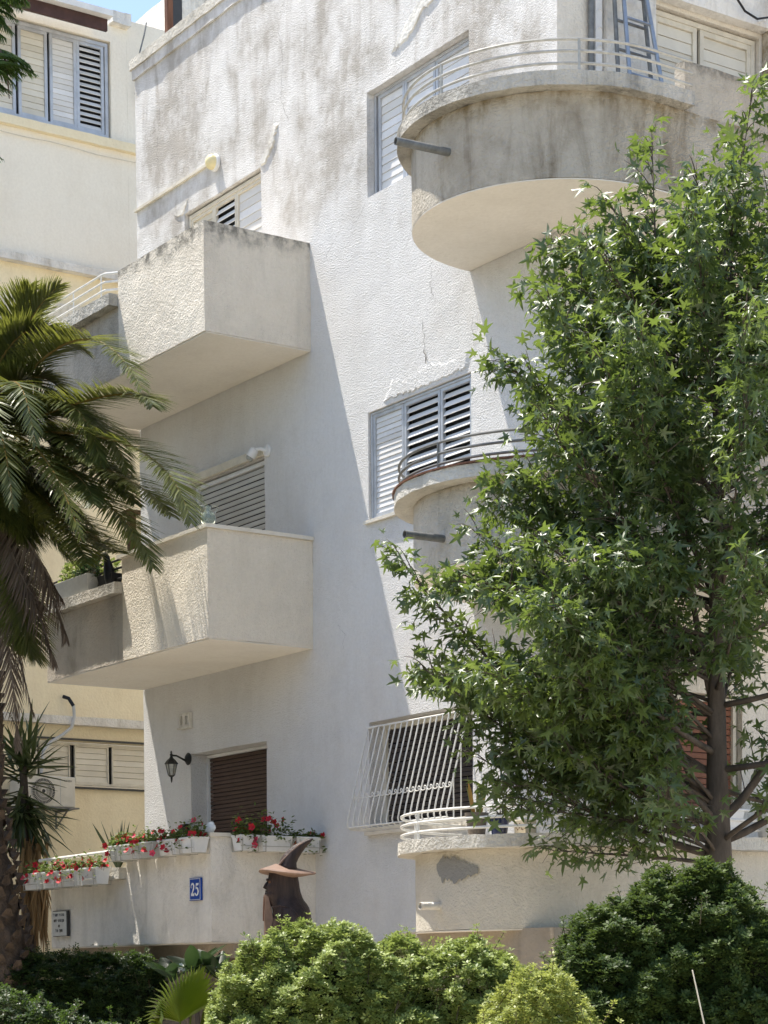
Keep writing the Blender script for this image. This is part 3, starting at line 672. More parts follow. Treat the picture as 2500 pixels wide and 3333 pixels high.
nt = thing('notice_plaque', (-3.6, YB-.0, 2.1), 'small white plaque with four lines of black lettering on the low balcony wall', 'sign')
yn = YB-.002
m = MB(); m.box(-3.80, -3.42, yn-.035, yn+.0, 2.10, 2.39); m.build('plate', 'sign_grey', nt, bevel=.004)
m = MB(); m.box(-3.79, -3.40, yn-.030, yn+.003, 2.095, 2.40); m.build('edge', 'dark_frame', nt)
m = MB(); yl_ = yn-.037
LET = {'a': [[(.1, 1), (.9, 0)], [(.85, 1), (.6, .55)], [(.15, 0), (.35, .5)]], 'r': [[(0, .95), (.8, .95), (.8, 0)]], 'h': [[(0, .95), (.85, .95), (.85, 0)], [(.15, .6), (.15, 0)]],
       'v': [[(.3, .95), (.6, .95), (.6, 0)]], 'm': [[(.1, 1), (.25, .7), (.1, 0)], [(.25, .75), (.55, 1), (.85, .75), (.85, .05), (.5, .05)]], 'l': [[(.1, 1.35), (.1, .9), (.8, .9), (.4, 0)]],
       's': [[(.05, 1), (.15, 0), (.85, .1), (.95, 1)], [(.5, 1), (.45, .4), (.2, .3)]], 'k': [[(.05, .9), (.85, .95), (.8, .35), (.4, .05)], [(.2, .5), (.2, -.35)]], 't': [[(.1, .95), (.85, .95), (.85, 0)], [(.3, .9), (.25, .05), (.05, .05)]], 'y': [[(.3, 1), (.6, .95), (.55, .55)]]}
for row, (txt, zc, sc_) in enumerate((('l smr yh hvt', 2.335, .021), ('stry svmvks', 2.268, .022), ('am', 2.205, .022), ('lvm rkht', 2.150, .021))):
    wtot = len(txt)*sc_*1.13; xx = -3.61-wtot/2
    for ch in txt:
        if ch != ' ': glyph(m, LET[ch], xx, zc, sc_*.95, sc_*1.25, yl_, .0037)
        xx += sc_*1.13
m.build('lettering', 'ink', nt)

# ------------------------------------------------------------------ air conditioner on the neighbour's wall
ac = thing('air_conditioner', (XN+.35, .4, 3.9), 'off-white outdoor air conditioner with round fan grille, behind the yucca leaves', 'air conditioner')
ax_ = XN+.08
m = MB(); m.box(ax_, ax_+.30, .0, .86, 3.98, 4.40); m.build('casing', 'ac_white', ac, bevel=.012)
m = MB(); m.lathe([(.178, .0), (.178, .004)], (ax_+.302, .37, 4.19), 28, (1, 0, 0)); m.build('fan_opening', 'dark_frame', ac)
m = MB()
for k in range(44):
    a = 2*PI*k/44; m.tube([(ax_+.312, .37+.03*math.cos(a), 4.19+.03*math.sin(a)), (ax_+.314, .37+.175*math.cos(a), 4.19+.175*math.sin(a))], .0028, 4)
for rr in (.03, .08, .13, .177): m.tube([(ax_+.313, .37+rr*math.cos(2*PI*k/28), 4.19+rr*math.sin(2*PI*k/28)) for k in range(28)], .0035, 5, closed=True)
m.build('fan_grille', 'ac_white', ac)
m = MB(); m.box(ax_+.301, ax_+.304, .628, .633, 4.0, 4.38); m.build('panel_joint', 'alu_frame', ac)
m = MB(); m.tube([(XN+.0, .12, 3.94), (ax_+.36, .12, 3.94)], .02, 6); m.tube([(XN+.0, .74, 3.94), (ax_+.36, .74, 3.94)], .02, 6); m.box(ax_-.06, ax_+.34, .0, .9, 3.955, 3.975); m.tube([(XN, .74, 3.72), (ax_+.28, .74, 3.93)], .014, 6); m.tube([(XN, .74, 3.70), (XN, .74, 3.95)], .015, 6)
m.build('bracket', 'galv_pipe', ac)
tc = bpy.data.curves.new('maker_name', 'FONT'); tc.body = 'ELECTRA'; tc.size = .03; tc.extrude = .0006; tc.align_x = 'CENTER'
tmp = bpy.data.objects.new('maker_name', tc); COL.objects.link(tmp); dg = bpy.context.evaluated_depsgraph_get()
tme = bpy.data.meshes.new_from_object(tmp.evaluated_get(dg)); bpy.data.objects.remove(tmp); bpy.data.curves.remove(tc); tme.materials.clear()
to = link('maker_name', tme, ac, None, 'ink')
to.matrix_local = Matrix(((0, 0, 1, ax_+.3022-(XN+.35)), (1, 0, 0, .745-.4), (0, 1, 0, 4.335-3.9), (0, 0, 0, 1)))
a2 = thing('utility_cabinet', (XN+.3, .9, 1.2), 'pale utility cabinet low against the yellow house beside the palm trunk', 'cabinet')
m = MB(); m.box(XN+.05, XN+.4, .95, 1.38, .0, 2.2); m.build('body', 'ac_white', a2, bevel=.01)
m = MB(); m.box(XN+.402, XN+.408, 1.05, 1.28, 2.06, 2.07); m.box(XN+.402, XN+.408, 1.05, 1.28, 2.02, 2.03); m.build('vents', 'alu_frame', a2)

# ------------------------------------------------------------------ stepladder on the top rounded balcony
ld = thing('stepladder', (4.62, .75, 8.51), 'folded aluminium stepladder leaning on the pier of the top rounded balcony', 'ladder')
def lad(n0, n1, xb, xt, mat):
    for s in (0, 1):
        yb = n0[s]; yt = n1[s]; m = MB(); m.tube([(xb, yb, 8.515), (xt, yt, 10.95)], .020, 6); m.build('rail', mat, ld)
    for k in range(9):
        t = (k+.6)/9.2; x = xb+(xt-xb)*t; m = MB(); m.tube([(x, n0[0]+(n1[0]-n0[0])*t, 8.515+2.435*t), (x, n0[1]+(n1[1]-n0[1])*t, 8.515+2.435*t)], .014, 6); m.build('rung', mat, ld)
lad((.50, 1.05), (.60, .82), 4.75, 4.36, 'ladder_alu')
lad((.53, 1.00), (.53, .86), 4.52, 4.33, 'galv_pipe')

# ------------------------------------------------------------------ flower boxes on the lowest square balcony
def planter(name, loc, w, rz, label, mat='plastic_white', h=.165, d=.19, bracket=True):
    t = thing(name, loc, label, 'planter', 'flower boxes hung on the lowest square balcony', rz)
    m = MB(); a, b, c, e = w/2, w/2-.022, d/2, d/2-.025
    def ring(x, y, z): return [(-x, -y, z), (x, -y, z), (x, y, z), (-x, y, z)]
    R_ = [ring(b, e, 0), ring(a-.004, c-.004, h-.02), ring(a+.004, c+.004, h-.02), ring(a+.004, c+.004, h), ring(a-.012, c-.012, h), ring(a-.014, c-.014, h-.03)]
    vs = [p for r in R_ for p in r]; fs = [(3, 2, 1, 0)]
    for i in range(5):
        for k in range(4): fs.append((i*4+k, i*4+(k+1) % 4, i*4+4+(k+1) % 4, i*4+4+k))
    m.add(vs, fs); me = m.mesh('box', (0, 0, 0), bevel=.004); link('box', me, t, loc, mat)
    s = MB(); s.add(ring(a-.016, c-.016, h-.025), [(0, 1, 2, 3)]); link('soil', s.mesh('soil', (0, 0, 0)), t, loc, 'soil')
    if bracket:
        k = MB()
        for x in (-a*.8, a*.8): k.tube([(x, c+.03, h+.02), (x, c+.02, -.006), (x, -c-.006, -.006), (x, -c-.012, h*.8)], .005, 5)
        k.tube([(-a, -c-.010, h*.30), (a, -c-.010, h*.30)], .004, 5)
        link('bracket', k.mesh('bracket', (0, 0, 0)), t, loc, 'rail_grey')
    return t
def flower_mesh(r, mat):
    m = MB(); n = 20; vs = [(0, 0, -r*.5)]
    for k in range(n):
        a = 2*PI*k/n; q = r*(.86+.14*math.cos(5*a)); vs.append((q*math.cos(a), q*math.sin(a), .10*r*math.cos(5*a)))
    for k in range(n):
        a = 2*PI*k/n; vs.append((r*.3*math.cos(a), r*.3*math.sin(a), -r*.2))
    fs = [(0, n+1+k, n+1+(k+1) % n) for k in range(n)]+[(n+1+k, 1+k, 1+(k+1) % n, n+1+(k+1) % n) for k in range(n)]
    m.add(vs, fs); me = m.mesh('flower', (0, 0, 0), smooth='all'); me.materials.append(MATS[mat]); return me
FL = [flower_mesh(.042, 'petal_red'), flower_mesh(.034, 'petal_red'), flower_mesh(.040, 'petal_pink'), flower_mesh(.03, 'petal_white')]
LEAF_OVAL = (np.array([(0, 0, 0), (.32, .35, .05), (.3, .7, .03), (0, 1, -.06), (-.3, .7, .03), (-.32, .35, .05)]), [(0, 1, 2, 3), (0, 3, 4, 5)])
def petunia(loc, w, rz, nfl, label, seed, hang=.12, high=.10, kinds=(0, 0, 0, 1, 1, 2), nleaf=260):
    r = np.random.default_rng(seed); rr = random.Random(seed)
    t = thing('petunia_plant', loc, label, 'flowers', 'petunias in the flower boxes', rz)
    n = nleaf; P = np.stack([r.uniform(-w/2, w/2, n), r.normal(-.02, .05, n), np.abs(r.normal(.0, high*.6, n))], 1)
    P[:, 1] = np.clip(P[:, 1], -.14, .09); out = P[:, 1] < -.075; P[out, 2] -= r.uniform(0, hang, out.sum())
    d = r.normal(size=(n, 3)); d[:, 2] = np.abs(d[:, 2])*.4; d[:, 1] -= .4
    M = frames(d, np.tile([0, 0, 1.], (n, 1))+r.normal(size=(n, 3))*.4)*r.uniform(.03, .055, n)[:, None, None]
    o = scatter('foliage', LEAF_OVAL[0], LEAF_OVAL[1], M, P+np.array(loc), 'leaf_petunia', t); o.location = (0, 0, 0)
    stm = MB()
    for i in range(nfl):
        p = V((rr.uniform(-w/2, w/2), rr.uniform(-.14, .05), 0)); p.z = rr.uniform(.02, high*1.25) if p.y > -.08 else rr.uniform(-hang, high*.7)
        stm.tube([(p.x*.9, p.y*.4, -.02), (p.x, p.y*.9, p.z-.02), p], .002, 4)
        q = V((rr.uniform(-.6, .9), -1+rr.uniform(-.2, .4), rr.uniform(-.1, .9))).normalized().to_track_quat('Z', 'Y').to_matrix().to_4x4()
        if rz: q = Matrix.Rotation(-rz, 4, 'Z') @ V((rr.uniform(-.3, 1.2), -1, rr.uniform(-.1, .9))).normalized().to_track_quat('Z', 'Y').to_matrix().to_4x4()
        q.translation = p; link('flower', FL[rr.choice(kinds)], t, None, None, q)
    setp(link('stems', stm.mesh('stems', (0, 0, 0)), t, loc, 'twig'), kind='stuff')
    return t
up_ = [(-1.97, -1.73, 'tall narrow'), (-1.70, -1.29, ''), (-1.26, -.88, ''), (-.82, -.385, ''), (-.335, .03, '')]
names_up = ['narrow white flower box at the far end of the upper row', 'white flower box second along the upper row on the low balcony', 'greyish flower box in the middle of the upper row', 'wide white flower box next to last in the upper row', 'white flower box at the near corner of the upper row']
names_pu = ['small red petunia clump at the far end of the upper flower boxes', 'red petunias in the second box of the upper row', 'tall red petunias in the greyish middle box of the upper row', 'red petunias in the wide box of the upper row', 'red petunias rising beside the black box at the balcony corner']
for i, (a, b, _) in enumerate(up_):
    loc = ((a+b)/2, YB-.115, 2.905); planter('flower_box', loc, b-a-.045, 0, names_up[i], 'plastic_grey' if i == 2 else 'plastic_white')
    petunia((loc[0], loc[1], loc[2]+.15), b-a+.04, 0, (8, 11, 13, 13, 8)[i], names_pu[i], 20+i, high=.11 if i < 4 else .15)
lo_ = [(-4.05, -3.56), (-3.53, -3.06), (-3.0, -2.55), (-2.53, -2.05)]
names_lo = ['white flower box at the far left end of the lower row', 'white flower box second in the lower row', 'white flower box third in the lower row', 'white flower box nearest the step of the lower row']
names_pl = ['red petunias in the far left box of the lower row', 'red petunias in the second box of the lower row', 'red petunias in the third box of the lower row', 'large red petunias in the lower box nearest the step']
for i, (a, b) in enumerate(lo_):
    loc = ((a+b)/2, YB-.215, 2.655); planter('flower_box', loc, b-a-.05, 0, names_lo[i], h=.19)
    petunia((loc[0], loc[1], loc[2]+.17), b-a, 0, (11, 15, 15, 16)[i], names_pl[i], 40+i, high=.11)
sd_ = [(-1.07, -.83), (-.80, -.42), (-.37, -.06)]
names_sd = ['white flower box on the balcony side nearest its corner', 'long white flower box in the middle of the balcony side', 'white flower box on the balcony side against the long wall']
names_ps = ['cascading red and white petunias at the corner of the balcony side', 'leafy red petunias in the middle box of the balcony side', 'trailing green petunias with few red flowers against the long wall']
for i, (a, b) in enumerate(sd_):
    loc = (.125, (a+b)/2, 2.925); planter('flower_box', loc, b-a, PI/2, names_sd[i])
    petunia((loc[0], loc[1], loc[2]+.15), b-a+.06, PI/2, (10, 8, 5)[i], names_ps[i], 60+i, hang=.22 if i != 1 else .1, high=(.16, .16, .06)[i], kinds=(0, 0, 2, 2, 1) if i == 0 else (0, 1, 1), nleaf=(380, 300, 260)[i])
wp = thing('white_ornament', (-.25, -1.22, 3.12), 'white plastic flower ornament on the cap at the balcony corner', 'ornament')
m = MB()
for k in range(5):
    a = 2*PI*k/5; m.lathe([(.004, -.03), (.04, -.015), (.045, 0), (.03, .02), (.004, .028)], (-.12+.04*math.cos(a), -1.24, 3.17+.035*math.sin(a)), 10, (math.cos(a)*.4, -.6, math.sin(a)*.4+.3))
m.build('petals', 'petal_white', wp, smooth=True)

# ------------------------------------------------------------------ things on the middle square balcony
jg = thing('glass_jug', (-.09, -1.235, 6.317), 'green glass jug with two handles on the corner of the middle balcony cap', 'jug')
m = MB(); m.lathe([(.045, 0), (.075, .03), (.085, .075), (.07, .12), (.035, .15), (.028, .18), (.04, .205), (.035, .205), (.022, .18), (.03, .15), (.062, .12), (.076, .075), (.066, .035), (.03, .012)], (-.09, -1.235, 6.317), 22); m.build('body', 'glass_green', jg, smooth='all')
for s in (-1, 1):
    e = r0*s; c = V((-.09, -1.235, 6.317)); m = MB(); m.tube([c+e*.065+V((0, 0, .12)), c+e*.10+V((0, 0, .17)), c+e*.095+V((0, 0, .205)), c+e*.038+V((0, 0, .195))], .008, 6); m.build('handle', 'glass_green', jg, smooth=True)
cr = thing('crow_figure', (-2.33, -1.26, 6.012), 'black crow figure perched upright on the middle balcony ledge', 'bird figure')
def ell(c, e1, e2, a, b, n=12): return [c+e1*(a*math.cos(2*PI*k/n))+e2*(b*math.sin(2*PI*k/n)) for k in range(n)]
c0 = V((-2.33, -1.26, 6.012)); L_ = -r0; S_ = f0
m = MB(); rings = []
for (fw, zz, a, b) in ((-.02, 0, .02, .02), (-.02, .02, .05, .045), (-.01, .1, .062, .055), (.0, .19, .062, .052), (.008, .26, .05, .044), (.018, .31, .038, .034), (.03, .345, .042, .036), (.042, .375, .038, .03), (.05, .395, .018, .015)):
    rings.append(ell(c0+L_*fw+V((0, 0, zz)), L_, S_, a, b))
m.loft(rings); m.build('body', 'plastic_black', cr, smooth='all')
m = MB(); m.loft([ell(c0+L_*.06+V((0, 0, .365)), S_, V((0, 0, 1)), .018, .02, 8), ell(c0+L_*.11+V((0, 0, .375)), S_, V((0, 0, 1)), .010, .010, 8), ell(c0+L_*.15+V((0, 0, .392)), S_, V((0, 0, 1)), .001, .001, 8)]); m.build('beak', 'plastic_black', cr, smooth=True)
m = MB(); m.loft([ell(c0-L_*.04+V((0, 0, .1)), S_, V((0, 0, 1)), .03, .02, 8), ell(c0-L_*.10+V((0, 0, .02)), S_, V((0, 0, 1)), .022, .008, 8), ell(c0-L_*.14-V((0, 0, -.005)), S_, V((0, 0, 1)), .015, .003, 8)]); m.build('tail', 'plastic_black', cr)
def box_pot(name, loc, w, d, h, mat, label, grp=None, taper=.03):
    t = thing(name, loc, label, 'planter', grp); m = MB()
    def ring(x, y, z): return [V(loc)+V(p) for p in ((-x, -y, z), (x, -y, z), (x, y, z), (-x, y, z))]
    R_ = [ring(w/2-taper, d/2-taper, 0), ring(w/2, d/2, h), ring(w/2-.014, d/2-.014, h), ring(w/2-.016, d/2-.016, h-.03)]
    fs = [(3, 2, 1, 0), (12, 13, 14, 15)]
    for i in range(3):
        for k in range(4): fs.append((i*4+k, i*4+(k+1) % 4, i*4+4+(k+1) % 4, i*4+4+k))
    m.add([p for r in R_ for p in r], fs); m.build('box', mat, t, bevel=.005); return t
box_pot('window_box', (-3.06, -1.31, 6.013), .86, .17, .20, 'plastic_grey', 'long pale grey planter on the middle balcony ledge')
box_pot('window_box', (-2.42, -1.20, 6.013), .36, .16, .16, 'plastic_black', 'black planter between the pale planter and the crow')
def bush(name, c, rx, ry, rz_, n, sz, mat, label, cat='plant', grp=None, seed=1, stems=True, tv=LEAF_OVAL):
    r = np.random.default_rng(seed); t = thing(name, (c[0], c[1], c[2]-rz_), label, cat, grp)
    q = r.normal(size=(n, 3)); q /= np.linalg.norm(q, axis=1, keepdims=True); q *= r.uniform(.35, 1, (n, 1))**.5
    P = q*np.array([rx, ry, rz_])+np.array(c); d = q+r.normal(size=(n, 3))*.6; d[:, 2] += .2
    M = frames(d, np.tile([0, 0, 1.], (n, 1))+r.normal(size=(n, 3))*.5)*(sz*r.uniform(.6, 1.3, n))[:, None, None]
    scatter('foliage', tv[0], tv[1], M, P, mat, t)
    if stems:
        m = MB()
        for k in range(7): p = P[k*5]; m.tube([(c[0]+.3*(p[0]-c[0]), c[1]+.3*(p[1]-c[1]), c[2]-rz_), ((c[0]+p[0])/2, (c[1]+p[1])/2, (c[2]-rz_+p[2])/2), p], [.006, .005, .002], 5)
        setp(m.build('stems', 'twig', t), kind='stuff')
    return t
bush('leafy_plant', (-3.2, -1.28, 6.29), .26, .1, .15, 420, .05, 'leaf_shrub', 'bright green plant spilling over the left of the pale planter', seed=3)
bush('leafy_plant', (-2.8, -1.28, 6.27), .24, .1, .13, 240, .06, 'leaf_broad', 'dusty grey-green plant at the right of the pale planter', seed=4)
bush('leafy_plant', (-2.45, -1.18, 6.25), .16, .08, .10, 160, .05, 'leaf_shrub', 'green plant in the black planter behind the crow', seed=5)
rb = thing('rubber_plant', (-3.25, -.95, 5.3), 'dark rubber plant with big glossy leaves behind the pale planter', 'plant')
m = MB(); m.tube([(-3.25, -.95, 5.3), (-3.2, -.97, 6.2), (-3.1, -1.0, 6.75)], [.02, .015, .008], 6); m.build('stem', 'twig', rb)
BROAD = MB(); nn = 9; vs = []
for i in range(nn):
    t = i/(nn-1); w = .19*math.sin(PI*min(1, t*.96+.02))**.8; vs += [(-w, t, .10*w*3-.18*t*t), (0, t, -.18*t*t), (w, t, .10*w*3-.18*t*t)]
BROAD.add(vs, [(i*3+k, i*3+k+1, i*3+k+4, i*3+k+3) for i in range(nn-1) for k in (0, 1)]); broad_me = BROAD.mesh('leaf', (0, 0, 0), smooth='all')
rub_me = broad_me.copy(); rub_me.materials.append(MATS['leaf_rubber']); bro_me = broad_me.copy(); bro_me.materials.append(MATS['leaf_broad'])
def put_leaf(me, par, base, d, up, size):
    d = V(d).normalized(); x = d.cross(V(up)).normalized(); z = x.cross(d); M = Matrix.Identity(4); p = V(base)-wloc(par)
    for i in range(3): M[i][0] = x[i]*size; M[i][1] = d[i]*size; M[i][2] = z[i]*size; M[i][3] = p[i]
    return link('leaf', me, par, None, None, M)
for i in range(13):
    a = i*2.4; z = 6.22+.04*i; put_leaf(rub_me, rb, (-3.2+.01*i, -.98, z), (math.cos(a), math.sin(a)*.7-.25, .75-.02*i*random.random()*3), (0, -.4, 1), random.uniform(.26, .36))
pst = thing('wooden_post', (-2.72, -.75, 5.30), 'brown timber post standing on the middle balcony behind the plants', 'post')
m = MB(); m.box(-2.76, -2.68, -.80, -.72, 5.30, 6.95); m.build('shaft', 'wood_brown', pst)
m = MB(); m.box(-2.80, -2.64, -.84, -.68, 6.95, 7.0); m.build('top_plate', 'wood_brown', pst)

# ------------------------------------------------------------------ pots on the lowest rounded balcony
def round_pot(loc, r, h, mat, label, soil=True, n=20):
    t = thing('plant_pot', loc, label, 'pot', 'pots on the lowest rounded balcony'); x, y, z = loc
    m = MB(); m.lathe([(r*.70, 0), (r*.9, h*.8), (r*.92, h*.86), (r, h*.87), (r, h), (r*.88, h), (r*.86, h*.82)], (x, y, z), n, cap=True); m.build('pot', mat, t, smooth=True)
    return t
zp = 2.817
round_pot((4.57, -1.22, zp), .105, .20, 'taupe_pot', 'large taupe plant pot holding a snake plant behind the white rails')
round_pot((4.78, -1.13, zp), .095, .155, 'blue_glaze', 'glazed dark blue pot on the rounded ledge')
box_pot('tin_planter', (4.98, -1.0, zp), .17, .13, .12, 'cream_pot', 'cream tin planter with small brown flower motifs', taper=.005)
m = MB(); r_ = random.Random(9)
for k in range(10):
    a, b = r_.uniform(-.05, .06), r_.uniform(.03, .09); m.lathe([(.008, 0), (.006, .0015)], (4.98+a, -1.0-.0665, zp+b), 6, (0, -1, 0))
mo = m.build('painted_motif', 'wood_brown', bpy.data.objects['tin_planter'])
box_pot('window_box', (5.28, -.62, zp), .16, .20, .27, 'stone_cap', 'tall cream planter box behind the white rails and leaves', taper=.004)
round_pot((5.40, -.36, zp), .085, .15, 'terracotta', 'small terracotta pot behind the leaves')
round_pot((5.42, -.10, zp), .10, .20, 'plastic_black', 'black plastic pot on the rounded ledge under the branches')
round_pot((5.45, .16, zp), .10, .19, 'terracotta', 'wide terracotta pot beside the trunk')
round_pot((5.46, .44, zp), .08, .17, 'blue_glaze', 'small dark blue pot between the terracotta pot and white trough')
box_pot('window_box', (5.5, .80, zp), .18, .42, .24, 'plastic_white', 'white trough behind the tree trunk')
box_pot('window_box', (5.62, 1.45, zp), .18, .55, .24, 'plastic_white', 'white trough hung beyond the trunk near the picture edge')
sn = thing('snake_plant', (4.57, -1.22, zp+.17), 'upright snake plant with yellowing sword leaves in the taupe pot', 'plant')
def sword(par, base, d, L, w, mat, seed):
    r = random.Random(seed); d = V(d).normalized(); x = d.cross(V((r.uniform(-.5, .5), -1, .2))).normalized(); n = x.cross(d); m = MB(); vs = []
    for i in range(6):
        t = i/5; ww = w*(1-.15*t if t < .7 else (1-t)/.3*.9); c = V(base)+d*L*t+V((0, 0, -.10*L*t*t*(1-d.z))); vs += [c-x*ww-n*ww*.25, c, c+x*ww-n*ww*.25]
    m.add(vs, [(i*3+k, i*3+k+1, i*3+k+4, i*3+k+3) for i in range(5) for k in (0, 1)]); o = m.build('leaf', mat, par, smooth='all')
    at = o.data.attributes.new('tint', 'FLOAT', 'POINT'); at.data.foreach_set('value', [r.random()]*len(o.data.vertices)); return o
for i in range(9): a = i*2.4; sword(sn, (4.57+.03*math.cos(a), -1.22+.03*math.sin(a), zp+.16), (math.cos(a)*.22, math.sin(a)*.22, 1), random.uniform(.25, .42), .02, 'leaf_snake', i)
bush('spiky_plant', (4.80, -1.12, zp+.22), .07, .07, .07, 40, .10, 'leaf_yucca', 'thin green plant in the glazed dark blue pot', seed=8, tv=(np.array([(-.05, 0, 0), (.05, 0, 0), (.03, .6, .02), (0, 1, -.05)]), [(0, 1, 2, 3)]))
sp = thing('agave_plant', (-2.62, -1.05, 2.86), 'stiff green sword-leaved plant behind the flower boxes', 'plant')
for i in range(15):
    a = i*2.4; el = .35+.65*((i*37) % 15)/15
    sword(sp, (-2.62, -1.05, 2.86), (math.cos(a)*(1-el*.6), math.sin(a)*.6*(1-el*.6), .35+el), random.uniform(.46, .66), .024, 'leaf_yucca', 70+i)

# ------------------------------------------------------------------ carved wooden witch
st = thing('carved_statue', (3.8, -2.76, 0), 'carved dark wooden bust in a wide pointed hat, seen in profile above the shrub', 'statue')
SCN = V((3.795, -2.745, 0)); PX = .000963
def SP(u, y, dep): return SCN + r0*((u-1110)*PX) + f0*dep + V((0, 0, 2.50-(y-665)*PX))
rows = [(640, 1000, 1235), (690, 986, 1250), (715, 982, 1254), (735, 976, 1257), (752, 984, 1260), (775, 972, 1263), (800, 958, 1266), (815, 966, 1268), (830, 962, 1271), (842, 967, 1274), (855, 958, 1278), (872, 955, 1284), (890, 972, 1290), (920, 985, 1305), (950, 1000, 1330), (985, 1015, 1350), (1030, 1022, 1362), (1080, 1020, 1370), (1150, 1005, 1390), (1300, 985, 1420), (2400, 985, 1420), (2600, 985, 1420), (3230, 980, 1425)]
m = MB(); rings = []
for (y, a, b) in rows:
    c = (a+b)/2; h = (b-a)/2*PX; dp = (.115 if y < 900 else .115+.09*min(1, (y-900)/150)); ring = []
    for k in range(28):
        t = 2*PI*k/28; cu = math.cos(t); su = math.sin(t)
        e = .72 if cu < 0 and y < 900 else .9
        ring.append(SP(c, y, 0)+r0*(h*(abs(cu)**e)*(1 if cu > 0 else -1))+f0*(dp*(abs(su)**1.0)*(1 if su > 0 else -1)))
    rings.append(ring)
m.loft(rings)
# nose, brow and lips belong to the same carved block
for pts, rr in (([(990, 738, 0), (962, 775, 0), (950, 798, 0), (968, 812, 0)], [.010, .014, .017, .010]), ([(985, 735, -.06), (976, 730, -.02), (976, 730, .02), (985, 735, .06)], [.01, .013, .013, .01]), ([(968, 834, -.03), (962, 832, 0), (968, 834, .03)], [.006, .009, .006]), ([(965, 852, -.03), (958, 850, 0), (965, 852, .03)], [.006, .009, .006]), ([(972, 882, -.04), (962, 874, 0), (972, 882, .04)], [.014, .02, .014])):
    m.tube([SP(*p) for p in pts], rr, 8)
m.build('bust', 'wood_dark', st, smooth='all')
m = MB(); m.loft([[SP(u, y, d_) for (u, d_) in ((957, -.05), (942, -.02), (942, .02), (957, .05), (985+.2*(y-870), .06), (985+.2*(y-870), -.06))] for y in (868, 900, 980, 1100, 1250)]); m.build('beard', 'wood_pink', st, smooth=True)
m = MB()
for dd in (-.03, -.01, .012, .03): m.tube([SP(946, 880, dd), SP(940, 980, dd*1.2), SP(938, 1100, dd*1.3)], .006, 5)
m.build('beard_strands', 'wood_brown', st)
for k, pts in enumerate(([(1020, 985), (1090, 968), (1180, 985), (1240, 1030), (1275, 1090)], [(1250, 940), (1290, 985), (1320, 1050), (1335, 1110)], [(1110, 985), (1100, 1030), (1105, 1100)])):
    m = MB(); m.tube([SP(u, y, -.118-.09*min(1, max(0, (y-900)/150))*.93) for u, y in pts], .006, 5); m.build('carved_line', 'wood_dark', st, smooth=True)
# eyes
m = MB(); m.lathe([(.003, 0), (.012, .003), (.010, .008), (.002, .011)], SP(1000, 752, -.085), 10, -f0-r0*.4); m.build('eye', 'wood_brown', st, smooth=True)
# hat
m = MB(); N_ = 40; rt = []; rbm = []; r2 = random.Random(5)
for k in range(N_):
    t = 2*PI*k/N_; wv = 1+.04*math.sin(3*t+1)+.02*math.sin(7*t); zz = .012*math.sin(2*t+.6)
    p = SCN+r0*((1146-1110)*PX+.247*math.cos(t)*wv)+f0*(.235*math.sin(t)*wv); tilt = -(math.cos(t))*.013
    rt.append((p, V((0, 0, 2.497+tilt+zz)))); 
def rg(sc, dz): return [V((SCN.x+(p.x-SCN.x)*sc, SCN.y+(p.y-SCN.y)*sc, q.z*1+dz)) for p, q in rt]
m.loft([rg(.2, -.03), rg(.7, -.022), rg(.97, -.010), rg(1.0, .0), rg(.97, .010), rg(.6, .032), rg(.3, .055)]); m.build('hat_brim', 'wood_pink', st, smooth=True)
m = MB(); rings = []
for (u, y, a, b, lean) in ((1160, 640, 92, .085, 0), (1158, 610, 84, .078, .1), (1170, 560, 74, .068, .35), (1200, 510, 66, .058, .5), (1245, 460, 54, .045, .65), (1300, 415, 38, .032, .8), (1350, 385, 24, .02, .95), (1388, 364, 6, .006, 1)):
    ax1 = (r0*math.cos(lean)-V((0, 0, 1))*math.sin(lean)*.9); rings.append([SP(u, y, 0)+ax1*(a*PX*math.cos(2*PI*k/18))+f0*(b*math.sin(2*PI*k/18)) for k in range(18)])
m.loft(rings); m.build('hat_cone', 'wood_dark', st, smooth='all')
m = MB(); m.tube([SP(1085, 602, -.06), SP(1120, 560, -.055), SP(1190, 488, -.045), SP(1270, 418, -.03), SP(1385, 362, 0)], [.009, .009, .009, .008, .004], 6); m.build('hat_ridge', 'wood_pink', st, smooth=True)

# ------------------------------------------------------------------ sweetgum tree in front of the near corner
tree = thing('sweetgum_tree', (7.42, -1.0, 0), 'broad star-leaved green tree in front of the rounded balconies', 'tree')
TB = V((7.42, -1.0, 0))
def bez(p0, p1, p2, n):
    p0, p1, p2 = V(p0), V(p1), V(p2)
    return [p0*(1-t)**2+p1*2*t*(1-t)+p2*t*t for t in [i/(n-1) for i in range(n)]]
m = MB(); trunk = [TB, (7.41, -1.0, 1.4), (7.40, -1.0, 2.5), (7.37, -.99, 3.2), (7.34, -.97, 4.2), (7.31, -.94, 5.4), (7.29, -.90, 6.4), (7.27, -.85, 6.9), (7.26, -.80, 7.3)]
m.tube(trunk, [.12, .10, .105, .078, .06, .042, .028, .018, .006], 12); m.build('trunk', 'bark', tree, smooth='all')
ENV = [(2.3, .9), (2.8, 1.55), (3.4, 1.95), (4.0, 2.15), (5.0, 2.05), (5.6, 1.9), (6.0, 1.74), (6.6, 1.5), (7.0, 1.28), (7.3, .98), (7.5, .62), (7.75, .3), (8.8, .1)]
def env(z): return float(np.interp(z, [e[0] for e in ENV], [e[1] for e in ENV]))
def trunk_at(z):
    for a, b in zip(trunk, trunk[1:]):
        a, b = V(a), V(b)
        if a.z <= z <= b.z: return a.lerp(b, (z-a.z)/(b.z-a.z))
    return V(trunk[-1])
limbs = []
rl = random.Random(11)
